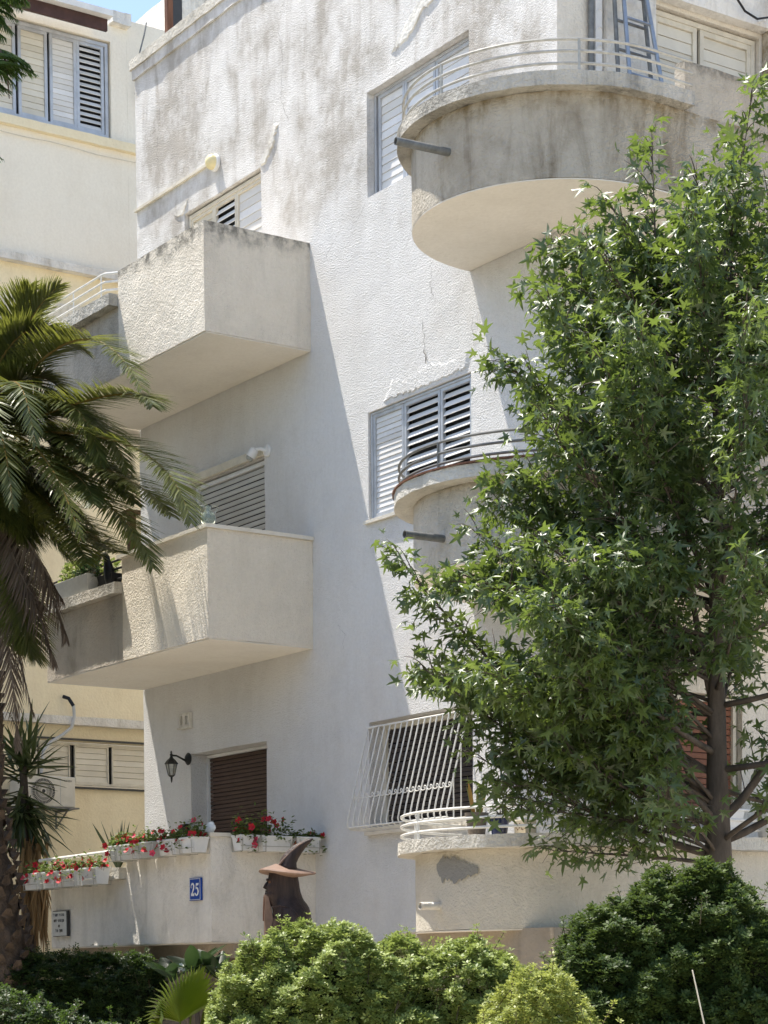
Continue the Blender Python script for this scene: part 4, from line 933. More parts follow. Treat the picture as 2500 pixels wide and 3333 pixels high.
for i in range(80):
    h = 2.6+4.5*(i/80)**.9; az = i*2.39996+rl.uniform(-.3, .3)
    rise = rl.uniform(.55, 1.35) if h > 3.2 else rl.uniform(-.1, 1.2)
    ze = min(rl.uniform(6.9, 7.6), h+rise); re = env(ze)*rl.uniform(.70, 1.04)
    dirv = V((math.cos(az), math.sin(az), 0)); s = trunk_at(h)
    if h < 4.0 and i % 2: continue
    e = V((TB.x+dirv.x*re, TB.y+dirv.y*re, ze))
    if e.x < 5.75: e.x = 5.75+rl.uniform(0, .25)
    mid = s.lerp(e, .5)+V((0, 0, -.10*re if h > 3 else .05))
    limbs.append((s, mid, e, .008+.011*re*max(.25, 1-(h-2.4)/6)))
for i in range(34):     # fuller on the open, street side
    h = rl.uniform(2.45, 4.6); az = math.atan2(-.83, -.56)+rl.uniform(-1.15, 1.15); ze = h+rl.uniform(-.25, 1.0); re = env(max(2.45, ze))*rl.uniform(.75, 1.03)
    s = trunk_at(h); e = V((TB.x+math.cos(az)*re, TB.y+math.sin(az)*re, max(2.35, ze)))
    if e.x < 5.75: e.x = 5.75+rl.uniform(0, .25)
    limbs.append((s, s.lerp(e, .5)+V((0, 0, .12)), e, .005+.006*re))
limbs += [(V((7.39, -1.02, 2.75)), V((6.7, -2.0, 3.3)), V((5.98, -2.95, 4.75)), .03), (V((7.38, -1, 2.6)), V((6.9, -1.9, 2.95)), V((6.12, -2.85, 3.95)), .03),
          (V((7.36, -.98, 3.5)), V((7.0, -1.25, 5.5)), V((6.88, -1.22, 7.95)), .03), (V((7.33, -.95, 4.4)), V((7.25, -.9, 6.5)), V((7.30, -.58, 8.35)), .022), (V((7.33, -.95, 4.4)), V((6.9, -1.5, 6.2)), V((6.60, -1.62, 7.25)), .022),
          (V((7.38, -1, 2.7)), V((7.1, -1.7, 4.0)), V((6.55, -1.85, 6.9)), .034), (V((7.36, -.98, 2.75)), V((7.75, -.3, 3.4)), V((7.85, -.1, 5.4)), .04),
          (V((7.36, -.98, 2.6)), V((7.9, -.3, 2.9)), V((8.3, .35, 4.0)), .035), (V((7.38, -1.0, 2.5)), V((6.9, -1.7, 2.75)), V((6.35, -2.45, 3.25)), .035), (V((7.38, -1.0, 2.45)), V((7.2, -1.5, 2.5)), V((6.75, -2.1, 2.55)), .02)]
bm_ = MB(); LP = []; LD = []
def add_leaf_twig(p, d, L):
    q = bez(p, p+d*L*.5+V((0, 0, .05)), p+d*L+V((0, 0, -.03)), 4); bm_.tube(q, [.005, .004, .003, .0015], 4)
    n = int(5+L*17)
    for k in range(n):
        t = .25+.75*k/(n-1); c = q[0].lerp(q[3], t) if t < 1 else q[3]
        v = V((rl.gauss(0, 1), rl.gauss(0, 1), rl.gauss(-.25, .7))).normalized()
        v = (v+d*.5).normalized(); pe = rl.uniform(.03, .085); LP.append(c+v*pe); LD.append(v)
for (s, md, e, r) in limbs:
    q = bez(s, md, e, 9); bm_.tube(q, [r*(1-.88*i/8) for i in range(9)], 7)
    L = (e-s).length; nt_ = max(4, int(L/(.052 if e.z < 7.7 else .14)))
    for k in range(nt_):
        t = (.22+.78*(k+.5)/nt_) if e.z < 7.7 else (.55+.45*(k+.5)/nt_); i = min(7, int(t*8)); p = q[i].lerp(q[i+1], t*8-i); fwd = (q[i+1]-q[i]).normalized()
        out = V((p.x-TB.x, p.y-TB.y, .1)); out = out.normalized() if out.length > .05 else fwd
        d = (fwd*.7+out*.35+V((rl.gauss(0, .6), rl.gauss(0, .6), rl.gauss(.22, .45)))).normalized()
        add_leaf_twig(p, d, rl.uniform(.14, .44)*(1.2-.4*t))
    add_leaf_twig(e, (q[8]-q[7]).normalized(), .22)
bm_.build('branches', 'bark', tree, smooth='all')
def star(fold, droop, seed):
    r = random.Random(seed); vs = [(0, 0, 0)]; lob = [(-2.25, .62), (-1.13, .95), (0, 1.12), (1.13, .95), (2.25, .62)]; pts = []
    for i, (a, L) in enumerate(lob):
        a += r.uniform(-.08, .08); L *= r.uniform(.92, 1.06)
        pts.append((a-.62 if i else a-.5, .30)); pts.append((a-.20, L*.62)); pts.append((a, L)); pts.append((a+.20, L*.62))
    pts.append((2.75, .30))
    for a, L in pts:
        x, y = L*math.sin(a)*.56, .34+L*math.cos(a)*.56; vs.append((x, y, fold*abs(x)-droop*(L**2)*.5))
    vs[0] = (0, .0, 0); vs.append((0, .34, 0)); c = len(vs)-1; k = len(pts)
    fs = [(c, 1+i+1, 1+i) for i in range(k-1)]+[(c, 1, 0), (c, 0, k)]
    return np.array(vs, float), fs
stars = [star(.25, .25, 1), star(.0, .55, 2), star(.55, .15, 3), star(-.15, .45, 4)]
star_me = []
for tv, tf in stars:
    mm = MB(); mm.add([tuple(p) for p in tv], tf); me = mm.mesh('leaf', (0, 0, 0), recalc=False); me.materials.append(MATS['leaf_gum']); star_me.append(me)
LP_ = np.array([tuple(p) for p in LP]); LD_ = np.array([tuple(p) for p in LD]); nL = len(LP_)
keep = (LP_[:, 0] > 5.55) & (LP_[:, 2] > 2.05) & ((LP_[:, 2] > 3.05) | (rng.random(len(LP_)) < .5)) & ((LP_[:, 2] > 3.9) | (rng.random(len(LP_)) < .85)); LP_, LD_ = LP_[keep], LD_[keep]; nL = len(LP_)
up_n = np.tile([-.12, -.05, .8], (nL, 1))+rng.normal(size=(nL, 3))*.62
FR = frames(LD_+np.array([0, 0, -.25]), up_n); SZ = rng.uniform(.075, .165, nL)
dep = (LP_-np.array(CAM))@np.array(FW); rt_ = (LP_-np.array(CAM))@np.array(RT)/dep
face = np.abs(np.einsum('ni,i->n', FR[:, :, 2], np.array(FW)))
score = dep-1.2*face-SZ*8; score[(rt_ > .182)] += 50
order = np.argsort(score); near = set(order[:300].tolist())
mask = np.ones(nL, bool); mask[list(near)] = False
for i in sorted(near):
    M = Matrix.Identity(4); p = LP_[i]-np.array(wloc(tree))
    for a in range(3):
        for b in range(3): M[a][b] = FR[i][a][b]*SZ[i]
        M[a][3] = p[a]
    link('leaf', star_me[i % 4], tree, None, None, M)
for k in range(4):
    idx = np.where(mask & (np.arange(nL) % 4 == k))[0]
    tv, tf = stars[k]; o = scatter('foliage', tv, tf, FR[idx]*SZ[idx][:, None, None], LP_[idx], 'leaf_gum', tree); setp(o, kind='stuff')
print('gum leaves', nL)

# ------------------------------------------------------------------ date palm at the far left
palm = thing('date_palm', (-2.1, -2.6, 0), 'tall date palm with arching green fronds and brown dead ones, at the left edge', 'palm tree')
CR = V((-2.66, -2.63, 7.55))
m = MB(); tp = [(-2.02, -2.60, 0), (-2.15, -2.69, 1.4), (-2.42, -2.88, 3.2), (-2.6, -2.8, 5.2), (-2.66, -2.65, 7.2)]
cur = [V(p) for p in tp]; pts = []
for a, b in zip(cur, cur[1:]):
    for k in range(14): pts.append(a.lerp(b, k/14))
pts.append(cur[-1]); m.tube(pts, [.31+.02*math.sin(i*2.1)-.03*i/len(pts) for i in range(len(pts))], 26)
m.build('trunk', 'palm_bark', palm, smooth='all', rough=(.07, .03, 6))
bs = MB(); q_ = random.Random(3)
for i in range(420):   # leaf-base scars on the trunk
    z = .2+7.1*i/420; a = i*2.39996; k = min(len(pts)-2, int(z/7.4*(len(pts)-1))); c = pts[k]; d = V((math.cos(a), math.sin(a), 0)); s_ = V((-d.y, d.x, 0)); b = V((c.x, c.y, z))+d*.285
    w = q_.uniform(.05, .08); h = q_.uniform(.06, .10); t = q_.uniform(.03, .07)
    bs.add([b-s_*w, b+s_*w, b+V((0, 0, h))+s_*w*.4+d*t, b+V((0, 0, h))-s_*w*.4+d*t, b-d*.05+V((0, 0, h*1.1)), b-V((0, 0, .03))], [(0, 1, 2, 3), (3, 2, 4), (0, 5, 1), (1, 4, 2), (0, 3, 4)])
bs.build('leaf_bases', 'palm_bark', palm)
KITE = (np.array([(0, 0, 0), (.5, .28, .12), (.42, .62, .10), (0, 1, -.06), (-.42, .62, .10), (-.5, .28, .12), (0, .3, 0), (0, .65, -.01)]), [(0, 1, 2, 7), (0, 7, 4, 5), (7, 2, 3, 3), (7, 3, 3, 4)])
LEAFLET = (np.array([(-.5, 0, 0), (.5, 0, 0), (.42, .55, -.02), (-.42, .55, -.02), (.06, 1, -.10), (-.06, 1, -.10)]), [(0, 1, 2, 3), (3, 2, 4, 5)])
def frond(p0, p1, p2, mat, llen=.40, nlf=95, width=.020, droop=.35, seed=0, par=None, vang=.45, name='frond'):
    r = np.random.default_rng(seed); P = bez(p0, p1, p2, 40); par = par or palm
    mb = MB(); mb.tube([P[i] for i in range(0, 40, 3)], [.022*(1-.9*i/13) for i in range(14)], 5)
    me0 = mb.mesh(name, wloc(par), smooth='all')
    Pn = np.array([tuple(p) for p in P]); idx = np.linspace(3, 38.5, nlf); base = np.stack([np.interp(idx, range(40), Pn[:, k]) for k in range(3)], 1)
    tan = np.gradient(Pn, axis=0); tn = np.stack([np.interp(idx, range(40), tan[:, k]) for k in range(3)], 1); tn /= np.linalg.norm(tn, axis=1, keepdims=True)
    side = np.cross(tn, [0, 0, 1.]); sn_ = np.linalg.norm(side, axis=1, keepdims=True); side = np.where(sn_ > .05, side/np.maximum(sn_, .05), np.array([1., 0, 0])); upv = np.cross(side, tn)
    t = np.linspace(0, 1, nlf); ll = llen*np.clip(np.sin(PI*(.10+.86*t))**.7, .18, 1)
    allP = []; allM = []
    for s in (-1, 1):
        fw = .5+1.0*t[:, None]**2+r.normal(0, .06, (nlf, 1)); d = tn*fw+side*s*1.0+upv*(vang+r.normal(0, .06, (nlf, 1))); d /= np.linalg.norm(d, axis=1, keepdims=True)
        d = d+np.array([0, 0, -1.])*(droop*r.uniform(.6, 1.4, (nlf, 1))); d /= np.linalg.norm(d, axis=1, keepdims=True)
        M = frames(d, upv+r.normal(0, .2, (nlf, 3)))
        sc = np.zeros((nlf, 1, 3)); L = ll*r.uniform(.88, 1.1, nlf); sc[:, 0, 0] = width; sc[:, 0, 1] = L; sc[:, 0, 2] = L
        allM.append(M*sc); allP.append(base+r.normal(0, .004, (nlf, 3)))
    M = np.concatenate(allM); Pp = np.concatenate(allP)
    tv, tf = LEAFLET; tf = np.array(tf); k = len(tv); n = len(Pp)
    vs = (np.einsum('nij,kj->nki', M, tv)+Pp[:, None, :]-np.array(wloc(par))).reshape(-1, 3)
    v0 = [tuple(v.co) for v in me0.vertices]; f0_ = [tuple(p.vertices) for p in me0.polygons]; b0 = len(v0)
    fs = (tf[None]+np.arange(n)[:, None, None]*k+b0).reshape(-1, 4).tolist()
    me = bpy.data.meshes.new(name); me.from_pydata(v0+vs.tolist(), [], f0_+fs); bpy.data.meshes.remove(me0)
    at = me.attributes.new('tint', 'FLOAT', 'POINT'); base_t = r.random()*.35
    at.data.foreach_set('value', np.concatenate([np.full(b0, .99 if mat == 'leaf_palm' else .6), np.repeat(np.clip(base_t+r.random(n)*.55, 0, .95), k)]).astype(np.float32))
    return link(name, me, par, wloc(par), mat)
# measured fronds: middle control point and tip
FR_ = [((-2.14, -2.26, 10.7), (-2.03, -2.23, 9.38), 0), ((-2.35, -2.4, 8.75), (-1.88, -2.03, 9.13), 0), ((-2.45, -2.5, 8.35), (-2.05, -2.32, 8.73), 0), ((-1.45, -1.97, 9.21), (0.08, -2.07, 7.53), 0), ((-0.12, -1.98, 7.82), (0.28, -2.07, 7.35), 0), ((-1.3, -1.99, 8.17), (-0.28, -2.06, 6.79), 0), ((0.43, -1.98, 7.34), (1.04, -2.07, 6.04), 0), ((-0.43, -1.95, 6.99), (0.66, -2.07, 6.18), 0), ((-0.57, -2.0, 6.77), (0.22, -2.05, 5.74), 0), ((-1.79, -1.97, 8.47), (-1.53, -1.74, 7.01), 0), ((-1.9, -2.32, 6.68), (-1.71, -2.09, 6.18), 0), ((-2.05, -2.47, 7.33), (-1.8, -2.17, 6.75), 0), ((-1.47, -1.95, 6.29), (-0.53, -2.06, 6.02), 0), ((-2.23, -2.56, 8.99), (-1.67, -1.8, 8.38), 0), ((-2.09, -2.59, 6.73), (-1.95, -2.43, 6.35), 0), ((-1.94, -2.5, 5.49), (-1.86, -2.42, 5.08), 0), ((-1.76, -1.99, 7.78), (-0.27, -2.06, 6.6), 0), ((-1.15, -1.97, 7.2), (-0.14, -2.06, 6.45), 0), ((-2.06, -2.35, 8.62), (-1.72, -1.93, 7.78), 0), ((-2.11, -2.5, 7.9), (-1.75, -2.04, 7.21), 0), ((-1.92, -2.31, 7.06), (-1.56, -1.84, 6.48), 0)]
jr = random.Random(8)
for i, (a, b, c) in enumerate(FR_):
    if i == 0: continue
    frond(CR, a, b, 'leaf_palm', .52, 190, .018, .16+.07*(i % 3), 100+i)
    if i not in (0, 2, 3, 4, 6, 7, 8):   # a neighbouring frond just behind each measured one
        k = .22; a2 = V(a)+V((jr.uniform(-k, k), jr.uniform(-.3, -.05), jr.uniform(-.2, .25))); b2 = V(b)+V((jr.uniform(-.35, .05), jr.uniform(-.35, -.08), jr.uniform(-.15, .30)))
        frond(CR, a2, b2, 'leaf_palm', .50, 180, .018, .2+.08*(i % 3), 160+i)
for i in range(24):     # the rest of the crown
    az = 2.3+i*.13; el = (.6, .3, .85, .0)[i % 4]; L = 2.2+.3*(i % 3); d = V((math.cos(az+1.0), math.sin(az+1.0), 0))
    frond(CR, CR+d*L*.55+V((0, 0, el*1.1)), CR+d*L*(.75+.1*(i % 2))+V((0, 0, el*1.2-1.5)), 'leaf_palm', .40, 70, .022, .35, 140+i)
DD = [((-1.42, -2.35, 5.8), (-1.58, -2.17, 5.26), 0.42), ((-1.53, -2.53, 5.6), (-1.63, -2.28, 5.0), 0.42), ((-1.6, -2.64, 5.6), (-1.74, -2.36, 5.66), 0.38), ((-1.72, -2.82, 5.55), (-1.74, -2.49, 4.44), 0.38), ((-1.66, -2.77, 5.07), (-1.81, -2.64, 4.07), 0.4), ((-1.53, -2.48, 6.05), (-1.62, -2.19, 5.69), 0.42)]
for i, (a, b, L) in enumerate(DD): o = frond(CR-V((0, 0, .3)), a, b, 'leaf_palm_dead', L, 80, .018, .95, 200+i, vang=.1, name='dead_frond')

# ------------------------------------------------------------------ yucca beside the yellow house
yu = thing('yucca_tree', (-5.65, -.8, 0), 'yucca with stiff sword leaves and a dry skirt beside the air conditioner', 'yucca')
def px(sx, sy, D):   # helper frame only: point at distance D along a camera column, used for measured trunk positions
    return CAM+FW*D+RT*((sx-1250)/6945.5*D)-UP*((sy-3584.7)/6945.5*D)
YC = V((-5.68, -.82, 4.30)); YC2 = V((-5.66, -.83, 3.80))
m = MB(); m.tube([(-5.62, -.78, 0), (-5.6, -.78, 1.5), (-5.62, -.80, 2.9), YC], [.11, .09, .08, .05], 10); m.build('trunk', 'bark', yu, smooth='all')
def blades(name, par, c, n, L0, L1, el0, el1, w, mat, seed, droop=.15, spread=.06):
    r = np.random.default_rng(seed); az = r.uniform(0, 2*PI, n); el = r.uniform(el0, el1, n)
    d = np.stack([np.cos(az)*np.cos(el), np.sin(az)*np.cos(el), np.sin(el)], 1); M = frames(d, np.tile([0, 0, 1.], (n, 1))+r.normal(0, .15, (n, 3)))
    L = r.uniform(L0, L1, n); sc = np.zeros((n, 1, 3)); sc[:, 0, 0] = w; sc[:, 0, 1] = L; sc[:, 0, 2] = L
    tv = np.array([(-.4, 0, 0), (0, 0, -.012), (.4, 0, 0), (-.55, .4, -.02*droop*5), (0, .4, -.02-.02*droop*5), (.55, .4, -.02*droop*5), (-.35, .75, -.09*droop*5), (0, .75, -.015-.09*droop*5), (.35, .75, -.09*droop*5), (-.02, 1, -.2*droop*5), (0, 1, -.2*droop*5), (.02, 1, -.2*droop*5)])
    tf = [(i*3+k, i*3+k+1, i*3+k+4, i*3+k+3) for i in range(3) for k in (0, 1)]
    return scatter(name, tv, tf, M*sc, np.array(c)+r.normal(0, spread, (n, 3))*np.array([1, 1, 1.6]), mat, par)
blades('upper_leaves', yu, YC, 75, .55, .8, -.2, 1.25, .05, 'leaf_yucca', 1, .06)
blades('lower_leaves', yu, YC2, 110, .6, .85, -1.35, .1, .05, 'leaf_yucca', 2, .10)
blades('dry_skirt', yu, (-5.56, -.76, 3.25), 90, .6, .9, -1.55, -1.2, .045, 'leaf_yucca_dry', 3, .0, .07)
blades('dry_skirt', yu, (-5.52, -.72, 2.8), 60, .6, .85, -1.57, -1.3, .04, 'leaf_yucca_dry', 4, .0, .06)

# ------------------------------------------------------------------ shrubs and hedges
_v = [(0, 0, 0)]; _f = []
for k in range(6):
    a = 2*PI*k/6+.2; c, s = math.cos(a), math.sin(a); b = len(_v); t = .55 if k % 2 else .25
    for (l, w, z) in ((.12, .0, .0), (.62, .24, t*.5), (1.0, .0, t*.75), (.62, -.24, t*.5)): _v.append((c*l-s*w, s*l+c*w, z))
    _f.append((b, b+1, b+2, b+3))
ROSET = (np.array(_v[1:]), [tuple(i-1 for i in f) for f in _f])
def sines(P, r, freq, k=5):
    v = np.zeros(len(P))
    for _ in range(k): d = r.normal(size=3); d /= np.linalg.norm(d); v += np.sin(P@d*freq*r.uniform(.7, 1.4)+r.uniform(0, 6))
    return v/k
def shrub(name, top, D, wd, n, size, mat, label, seed, cat='shrub', bump=1., tuft=380):
    """top: (image column, height) pairs measured along the crest; D: distance of the crest; wd: half thickness"""
    r = np.random.default_rng(seed); xs = np.array([t[0] for t in top], float); zs = np.array([t[1] for t in top], float)-.09*bump
    fx = np.linspace(xs[0], xs[-1], 90); fz = np.interp(fx, xs, zs); kk = np.ones(7)/7; fz[3:-3] = np.convolve(fz, kk, 'valid'); xs, zs = fx, fz
    e = np.array(r0); fw = np.array(f0); c0 = np.array(CAM)*np.array([1, 1, 0])
    lat = lambda sx: (sx-1250)/6945.5*D
    base = c0+fw*D+e*lat(xs.mean()); t = thing(name, tuple(base), label, cat, 'shrubs and hedges along the garden edge')
    rs = np.random.default_rng(seed+500)
    def surf(n_, shrink, rr):
        sx = rr.uniform(xs[0], xs[-1], n_); H = np.interp(sx, xs, zs); ph = rr.uniform(-.25, PI*.80, n_)      # front foot, over the crest, down the back
        endf = np.clip(np.minimum(sx-xs[0], xs[-1]-sx)/(xs[-1]-xs[0])/.07, .25, 1)**.5
        w = wd*endf; cu = np.cos(ph); su = np.sin(ph); sg = np.sign(cu)*np.abs(cu)**.75
        zc = H*.58; up = (H-zc)*np.sign(su)*np.abs(su)**.85
        return sx, w, sg, zc, up, cu, su
    sx, w, sg, zc, up, cu, su = surf(n, 1, r)
    low = up < -.02; zz = zc+up; foot = r.random(n) < .38; zz = np.where(foot, r.uniform(.15, 1, n)*zc, zz); sg = np.where(foot, np.where(r.random(n) < .75, 1, -1)*r.uniform(.9, 1.02, n), sg)
    P = c0+fw*(D-sg*w)[:, None]+e*lat(sx)[:, None]; P[:, 2] = zz
    nr = -fw*sg[:, None]+np.array([0, 0, 1.])*np.where(foot, .15, np.maximum(su, .0))[:, None]; nr /= np.linalg.norm(nr, axis=1, keepdims=True)
    tc = P[rs.choice(n, int(tuft), replace=False)]+rs.normal(0, .02, (int(tuft), 3)); best = np.full(n, 9.)
    for a in range(0, n, 4000): best[a:a+4000] = np.sqrt(((P[a:a+4000, None, :]-tc[None])**2).sum(2).min(1))
    dsp = .14*bump*(1-np.minimum(best/.095, 1.6)**1.5)+(.06*sines(P, rs, 4.)+.05*sines(P, rs, 9.))*2.*bump
    hair = (r.random(n) < .04)*r.random(n)*.08
    P += nr*(dsp+hair-.10*r.random(n)**2)[:, None]; P[:, 2] = np.maximum(P[:, 2], .03)
    d = nr*.55+r.normal(size=(n, 3))*.45; d[:, 2] += 1.0; d /= np.linalg.norm(d, axis=1, keepdims=True)
    x = np.cross(d, r.normal(size=(n, 3))); x /= np.linalg.norm(x, axis=1, keepdims=True); y = np.cross(d, x); M = np.stack([x, y, d], axis=2)*(size*r.uniform(.6, 1.3, n))[:, None, None]
    setp(scatter('foliage', ROSET[0], ROSET[1], M, P, mat, t), kind='stuff')
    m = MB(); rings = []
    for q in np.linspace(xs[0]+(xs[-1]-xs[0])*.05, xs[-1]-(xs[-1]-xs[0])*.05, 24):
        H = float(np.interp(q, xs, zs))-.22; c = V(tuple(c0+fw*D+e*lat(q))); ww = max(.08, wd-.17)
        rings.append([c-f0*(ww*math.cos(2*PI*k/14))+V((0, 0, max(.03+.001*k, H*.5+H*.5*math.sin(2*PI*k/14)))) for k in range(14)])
    m.loft(rings); m.build('inner_twigs', 'inner_foliage', t, smooth='all', rough=(.1, .03, 6))  # solid dark core added behind the leaves, stops the view through
    m = MB()
    for k in range(7):
        q = xs[0]+(xs[-1]-xs[0])*(k+.5)/7; c = V(tuple(c0+fw*D+e*lat(q))); H = float(np.interp(q, xs, zs)); m.tube([c, c+V((.05, .03, H*.5)), c+V((.1*math.cos(k*2), .1*math.sin(k), H*.9))], [.02, .014, .005], 6)
    tops = np.where(nr[:, 2] > .35)[0]; SP_ = []; SD_ = []
    for k in rs.choice(tops, 60, replace=False):      # stray shoots
        b = V(tuple(P[k])); dv = V((rs.normal(0, .4), rs.normal(0, .4), 1)).normalized(); Ls = rs.uniform(.08, .2); m.tube([b-dv*.1, b+dv*Ls], [.004, .002], 4)
        for j in range(5): SP_.append(tuple(b+dv*Ls*(j+1)/5)); SD_.append(tuple(dv+V((rs.normal(0, .5), rs.normal(0, .5), .2))))
    SP_ = np.array(SP_); SD_ = np.array(SD_); SD_ /= np.linalg.norm(SD_, axis=1, keepdims=True); x = np.cross(SD_, rs.normal(size=SD_.shape)); x /= np.linalg.norm(x, axis=1, keepdims=True); y = np.cross(SD_, x)
    setp(scatter('shoots', ROSET[0], ROSET[1], np.stack([x, y, SD_], axis=2)*(size*rs.uniform(.6, 1.1, len(SP_)))[:, None, None], SP_, mat, t), kind='stuff')
    setp(m.build('stems', 'twig', t), kind='stuff'); return t
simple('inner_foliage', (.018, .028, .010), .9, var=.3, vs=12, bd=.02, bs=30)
shrub('garden_shrub', [(670, 1.15), (700, 1.45), (770, 1.80), (850, 1.94), (1000, 1.96), (1100, 2.0), (1200, 1.90), (1300, 1.93), (1380, 1.80), (1430, 1.80), (1510, 1.90), (1560, 1.86), (1640, 1.74), (1720, 1.60), (1770, 1.3)], 15.0, .50, 30000, .034, 'leaf_shrub', 'wide bright green shrub in sun in front of the carved statue', 21)
shrub('garden_shrub', [(1480, 1.05), (1550, 1.28), (1620, 1.44), (1700, 1.58), (1760, 1.54), (1840, 1.58), (1910, 1.44), (1990, 1.22), (2080, 1.20), (2160, 1.0)], 12.2, .36, 15000, .026, 'leaf_shrub_yellow', 'low yellow-green shrub nearest the camera at bottom centre', 22, tuft=260)
shrub('garden_shrub', [(1690, 1.2), (1750, 1.5), (1810, 1.66), (1870, 1.90), (1930, 1.98), (1980, 2.12), (2040, 2.08), (2100, 2.26), (2150, 2.30), (2210, 2.22), (2290, 2.38), (2350, 2.40), (2400, 2.22), (2450, 2.12), (2520, 1.95), (2620, 1.9), (2700, 1.7)], 14.0, .55, 34000, .034, 'leaf_shrub_dark', 'tall dark green shrub hiding the foot of the tree at lower right', 23)
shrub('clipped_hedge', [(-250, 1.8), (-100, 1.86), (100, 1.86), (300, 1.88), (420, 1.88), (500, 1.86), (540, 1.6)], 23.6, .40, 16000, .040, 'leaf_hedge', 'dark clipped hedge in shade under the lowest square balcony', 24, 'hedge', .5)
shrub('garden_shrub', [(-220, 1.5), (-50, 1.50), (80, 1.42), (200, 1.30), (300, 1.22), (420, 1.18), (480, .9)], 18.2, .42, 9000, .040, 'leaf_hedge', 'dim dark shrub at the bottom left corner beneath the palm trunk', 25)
# bare twigs and a cane in the shrub at lower right
tw = thing('bare_cane', (9.6, -3.6, 0), 'thin pale bare cane slanting out of the dark shrub at lower right', 'cane')
p = CAM+f0*12.6+r0*((2330-1250)/6945.5*12.6); p.z = 1.0; q2 = CAM+f0*12.5+r0*((2255-1250)/6945.5*12.5); q2.z = 1.62
m = MB(); m.tube([(p.x+.03, p.y, 0), p, q2], [.007, .006, .004], 6); m.build('stem', 'cream_frame', tw)

# fan palm and plumeria in the bed
fp = thing('fan_palm', (2.9, -3.3, 0), 'small fan palm with bright pleated leaf in the bed left of the shrub', 'fan palm')
FP = V((2.92, -3.29, 1.20))
m = MB(); m.tube([(2.95, -3.25, 0), (2.94, -3.27, .4)], [.08, .07], 8); m.build('trunk', 'palm_bark', fp)
def fan(c, root, nrm, L, a0, a1, n, tint, seed):
    r = random.Random(seed); c = V(c); nrm = V(nrm).normalized(); e1 = (r0-nrm*r0.dot(nrm)).normalized(); e2 = nrm.cross(e1)
    if e2.z < 0: e2 = -e2
    vs = [tuple(c)]; fs = []
    for k in range(n):
        ang = a0+(a1-a0)*(k+.5)/n; da = (a1-a0)/n*.5
        d = e1*math.cos(ang)+e2*math.sin(ang); dl = e1*math.cos(ang-da)+e2*math.sin(ang-da); dr = e1*math.cos(ang+da)+e2*math.sin(ang+da); Lk = L*(.75+.25*math.sin((ang-a0)/(a1-a0)*PI))*r.uniform(.93, 1.05); b = len(vs)
        w2 = .62
        vs += [tuple(c+dl*Lk*.42-nrm*.016), tuple(c+d*Lk*.42+nrm*.018), tuple(c+dr*Lk*.42-nrm*.016), tuple(c+d.lerp(dl, w2)*Lk*.72-nrm*.012-V((0, 0, .01))), tuple(c+d*Lk*.72+nrm*.012-V((0, 0, .01))), tuple(c+d.lerp(dr, w2)*Lk*.72-nrm*.012-V((0, 0, .01))), tuple(c+d*Lk-V((0, 0, .04+.06*r.random())))]
        fs += [(0, b, b+1), (0, b+1, b+2), (b, b+3, b+4, b+1), (b+1, b+4, b+5, b+2), (b+3, b+6, b+4), (b+4, b+6, b+5)]
    m = MB(); m.add(vs, fs); o = m.build('fan_leaf', 'leaf_fan', fp); at = o.data.attributes.new('tint', 'FLOAT', 'POINT'); at.data.foreach_set('value', [tint]*len(o.data.vertices))
    s = MB(); s.tube([root, (V(root)+c)/2+V((0, 0, .05)), c], [.014, .01, .008], 6); s.build('leaf_stalk', 'leaf_fan', fp)
fan(FP, (2.94, -3.27, .4), (.35, -.75, .35), .60, .35, 2.75, 28, .95, 1)
fan(FP+V((-.12, -.12, -.02)), (2.94, -3.27, .4), (-.2, -.9, .3), .58, 1.6, 3.2, 20, .35, 2)
fan(FP+V((.02, .10, .08)), (2.94, -3.27, .4), (.2, -.9, .4), .56, .9, 2.4, 22, .15, 3)
fan(FP+V((.10, .14, -.05)), (2.94, -3.27, .4), (.7, -.6, .3), .46, -.3, 1.4, 22, .25, 4)
pl = thing('plumeria', (1.22, -2.15, 0), 'dark broad-leaved plumeria with clusters of white flowers under the balcony', 'plant')
m = MB(); m.tube([(1.22, -2.15, 0), (1.22, -2.15, .9), (1.2, -2.17, 1.55)], [.04, .03, .022], 8); m.tube([(1.22, -2.15, .8), (1.32, -2.05, 1.5)], [.025, .018], 8); m.tube([(1.22, -2.15, .8), (1.12, -2.3, 1.45)], [.025, .018], 8); m.build('stem', 'bark', pl, smooth='all')
for i in range(26):
    a = i*2.4; el = .2+1.0*((i*7) % 26)/26; c = [(1.2, -2.17, 1.62), (1.36, -2.0, 1.58), (1.08, -2.36, 1.55)][i % 3]; el += .35
    put_leaf(bro_me, pl, c, (math.cos(a), math.sin(a), el), (0, -.3, 1), random.uniform(.30, .44))
FW_me = flower_mesh(.024, 'petal_white')
for (c, n) in (((1.16, -2.34, 1.70), 10), ((1.40, -2.02, 1.66), 12)):
    for k in range(n):
        q = V((random.gauss(.4, .5), random.gauss(-.8, .4), random.gauss(.4, .5))).normalized(); M = q.to_track_quat('Z', 'Y').to_matrix().to_4x4(); M.translation = V(c)+V((random.gauss(0, .028), random.gauss(0, .028), random.gauss(0, .024)))-wloc(pl); link('flower', FW_me, pl, None, None, M)

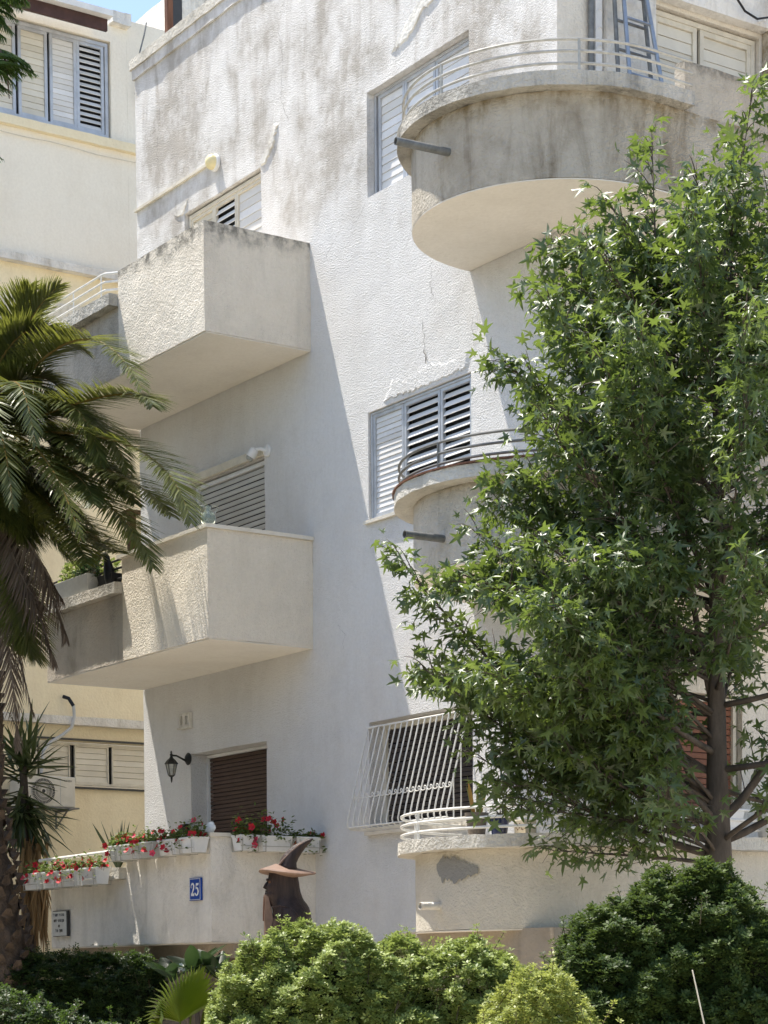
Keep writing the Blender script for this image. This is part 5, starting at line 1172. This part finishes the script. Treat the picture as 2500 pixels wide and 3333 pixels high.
# ------------------------------------------------------------------ feathery branch at the top left and a rooftop plant
fb = thing('feathery_branch', (6.4, -7.0, 8.0), 'feathery green tree branch reaching in at the top left corner', 'branch')
rb_ = random.Random(4); k = 0
m = MB(); m.tube([px(-420, -160, 14.2), px(-200, -40, 14), px(-60, 60, 14), px(20, 200, 14), px(30, 320, 14)], [.03, .022, .014, .008, .003], 6); m.build('limb', 'bark', fb, smooth='all')
for (sx, sy) in ((40, 30), (95, 10), (60, 70), (45, 110), (20, 130), (100, 215), (120, 245), (70, 260), (40, 300), (20, 290), (60, 215), (10, 520), (15, 60), (-20, 90), (-10, 250), (70, 35), (30, 95), (110, 232), (85, 245), (55, 285), (30, 240), (50, 50), (80, 15)):
    tip = px(sx, sy, 14); st_ = tip-RT*rb_.uniform(.15, .3)+UP*rb_.uniform(.03, .15)+FW*rb_.uniform(-.1, .1)
    frond(st_, (st_+tip)/2+V((0, 0, .06)), tip, 'leaf_feather', .085, 50, .009, .5, 300+k, fb, .1, 'leaf_spray'); k += 1
rp = bush('roof_plant', (-2.55, .75, 12.85), .28, .2, .28, 160, .09, 'leaf_shrub', 'small green plant peeping over the roof coping', seed=12)

# ------------------------------------------------------------------ unseen trees added left of the frame to block sky light from the lower walls
def mass(name, blobs, n, size, mat, seed, label, cat):
    r = np.random.default_rng(seed); B = np.array(blobs, float); t = thing(name, (B[:, 0].mean(), B[:, 1].mean(), 0), label, cat); pick = r.integers(0, len(B), n)
    q = r.normal(size=(n, 3)); q /= np.linalg.norm(q, axis=1, keepdims=True); P = B[pick, :3]+q*B[pick, 3:6]*(1-.5*r.random(n)**2)[:, None]
    M = frames(q+r.normal(size=(n, 3))*.7, r.normal(size=(n, 3)))*(size*r.uniform(.6, 1.3, n))[:, None, None]
    o = scatter('crown', LEAF_OVAL[0]*np.array([1.6, 1, 1]), LEAF_OVAL[1], M, P, mat, t)
    m = MB(); x, y = B[:, 0].mean(), B[:, 1].mean(); m.tube([(x, y, 0), (x+.1, y, 2), (x, y+.1, B[:, 2].mean())], [.22, .18, .08], 10); m.build('trunk', 'bark', t, smooth='all')
for i, (x, y, h) in enumerate(((-1.5, -8.5, 5.5), (3.5, -9.5, 5.0), (-7.0, -8.0, 6.0), (8.0, -11.0, 4.6))):
    mass('garden_tree', [(x, y, h, 1.7, 1.7, 1.6), (x-1.2, y+.3, h-.9, 1.5, 1.4, 1.3), (x+1.2, y-.2, h-.8, 1.5, 1.4, 1.4), (x, y-.3, h-2.2, 1.9, 1.6, 1.4), (x+.2, y, h-3.6, 1.9, 1.4, 1.3)], 5200, .24, 'leaf_hedge', 400+i,
         ['leafy garden tree just outside the left edge of the picture', 'dense garden tree outside the picture beside the front path', 'tall garden tree outside the picture by the rear fence', 'small garden tree outside the picture near the street'][i], 'tree')
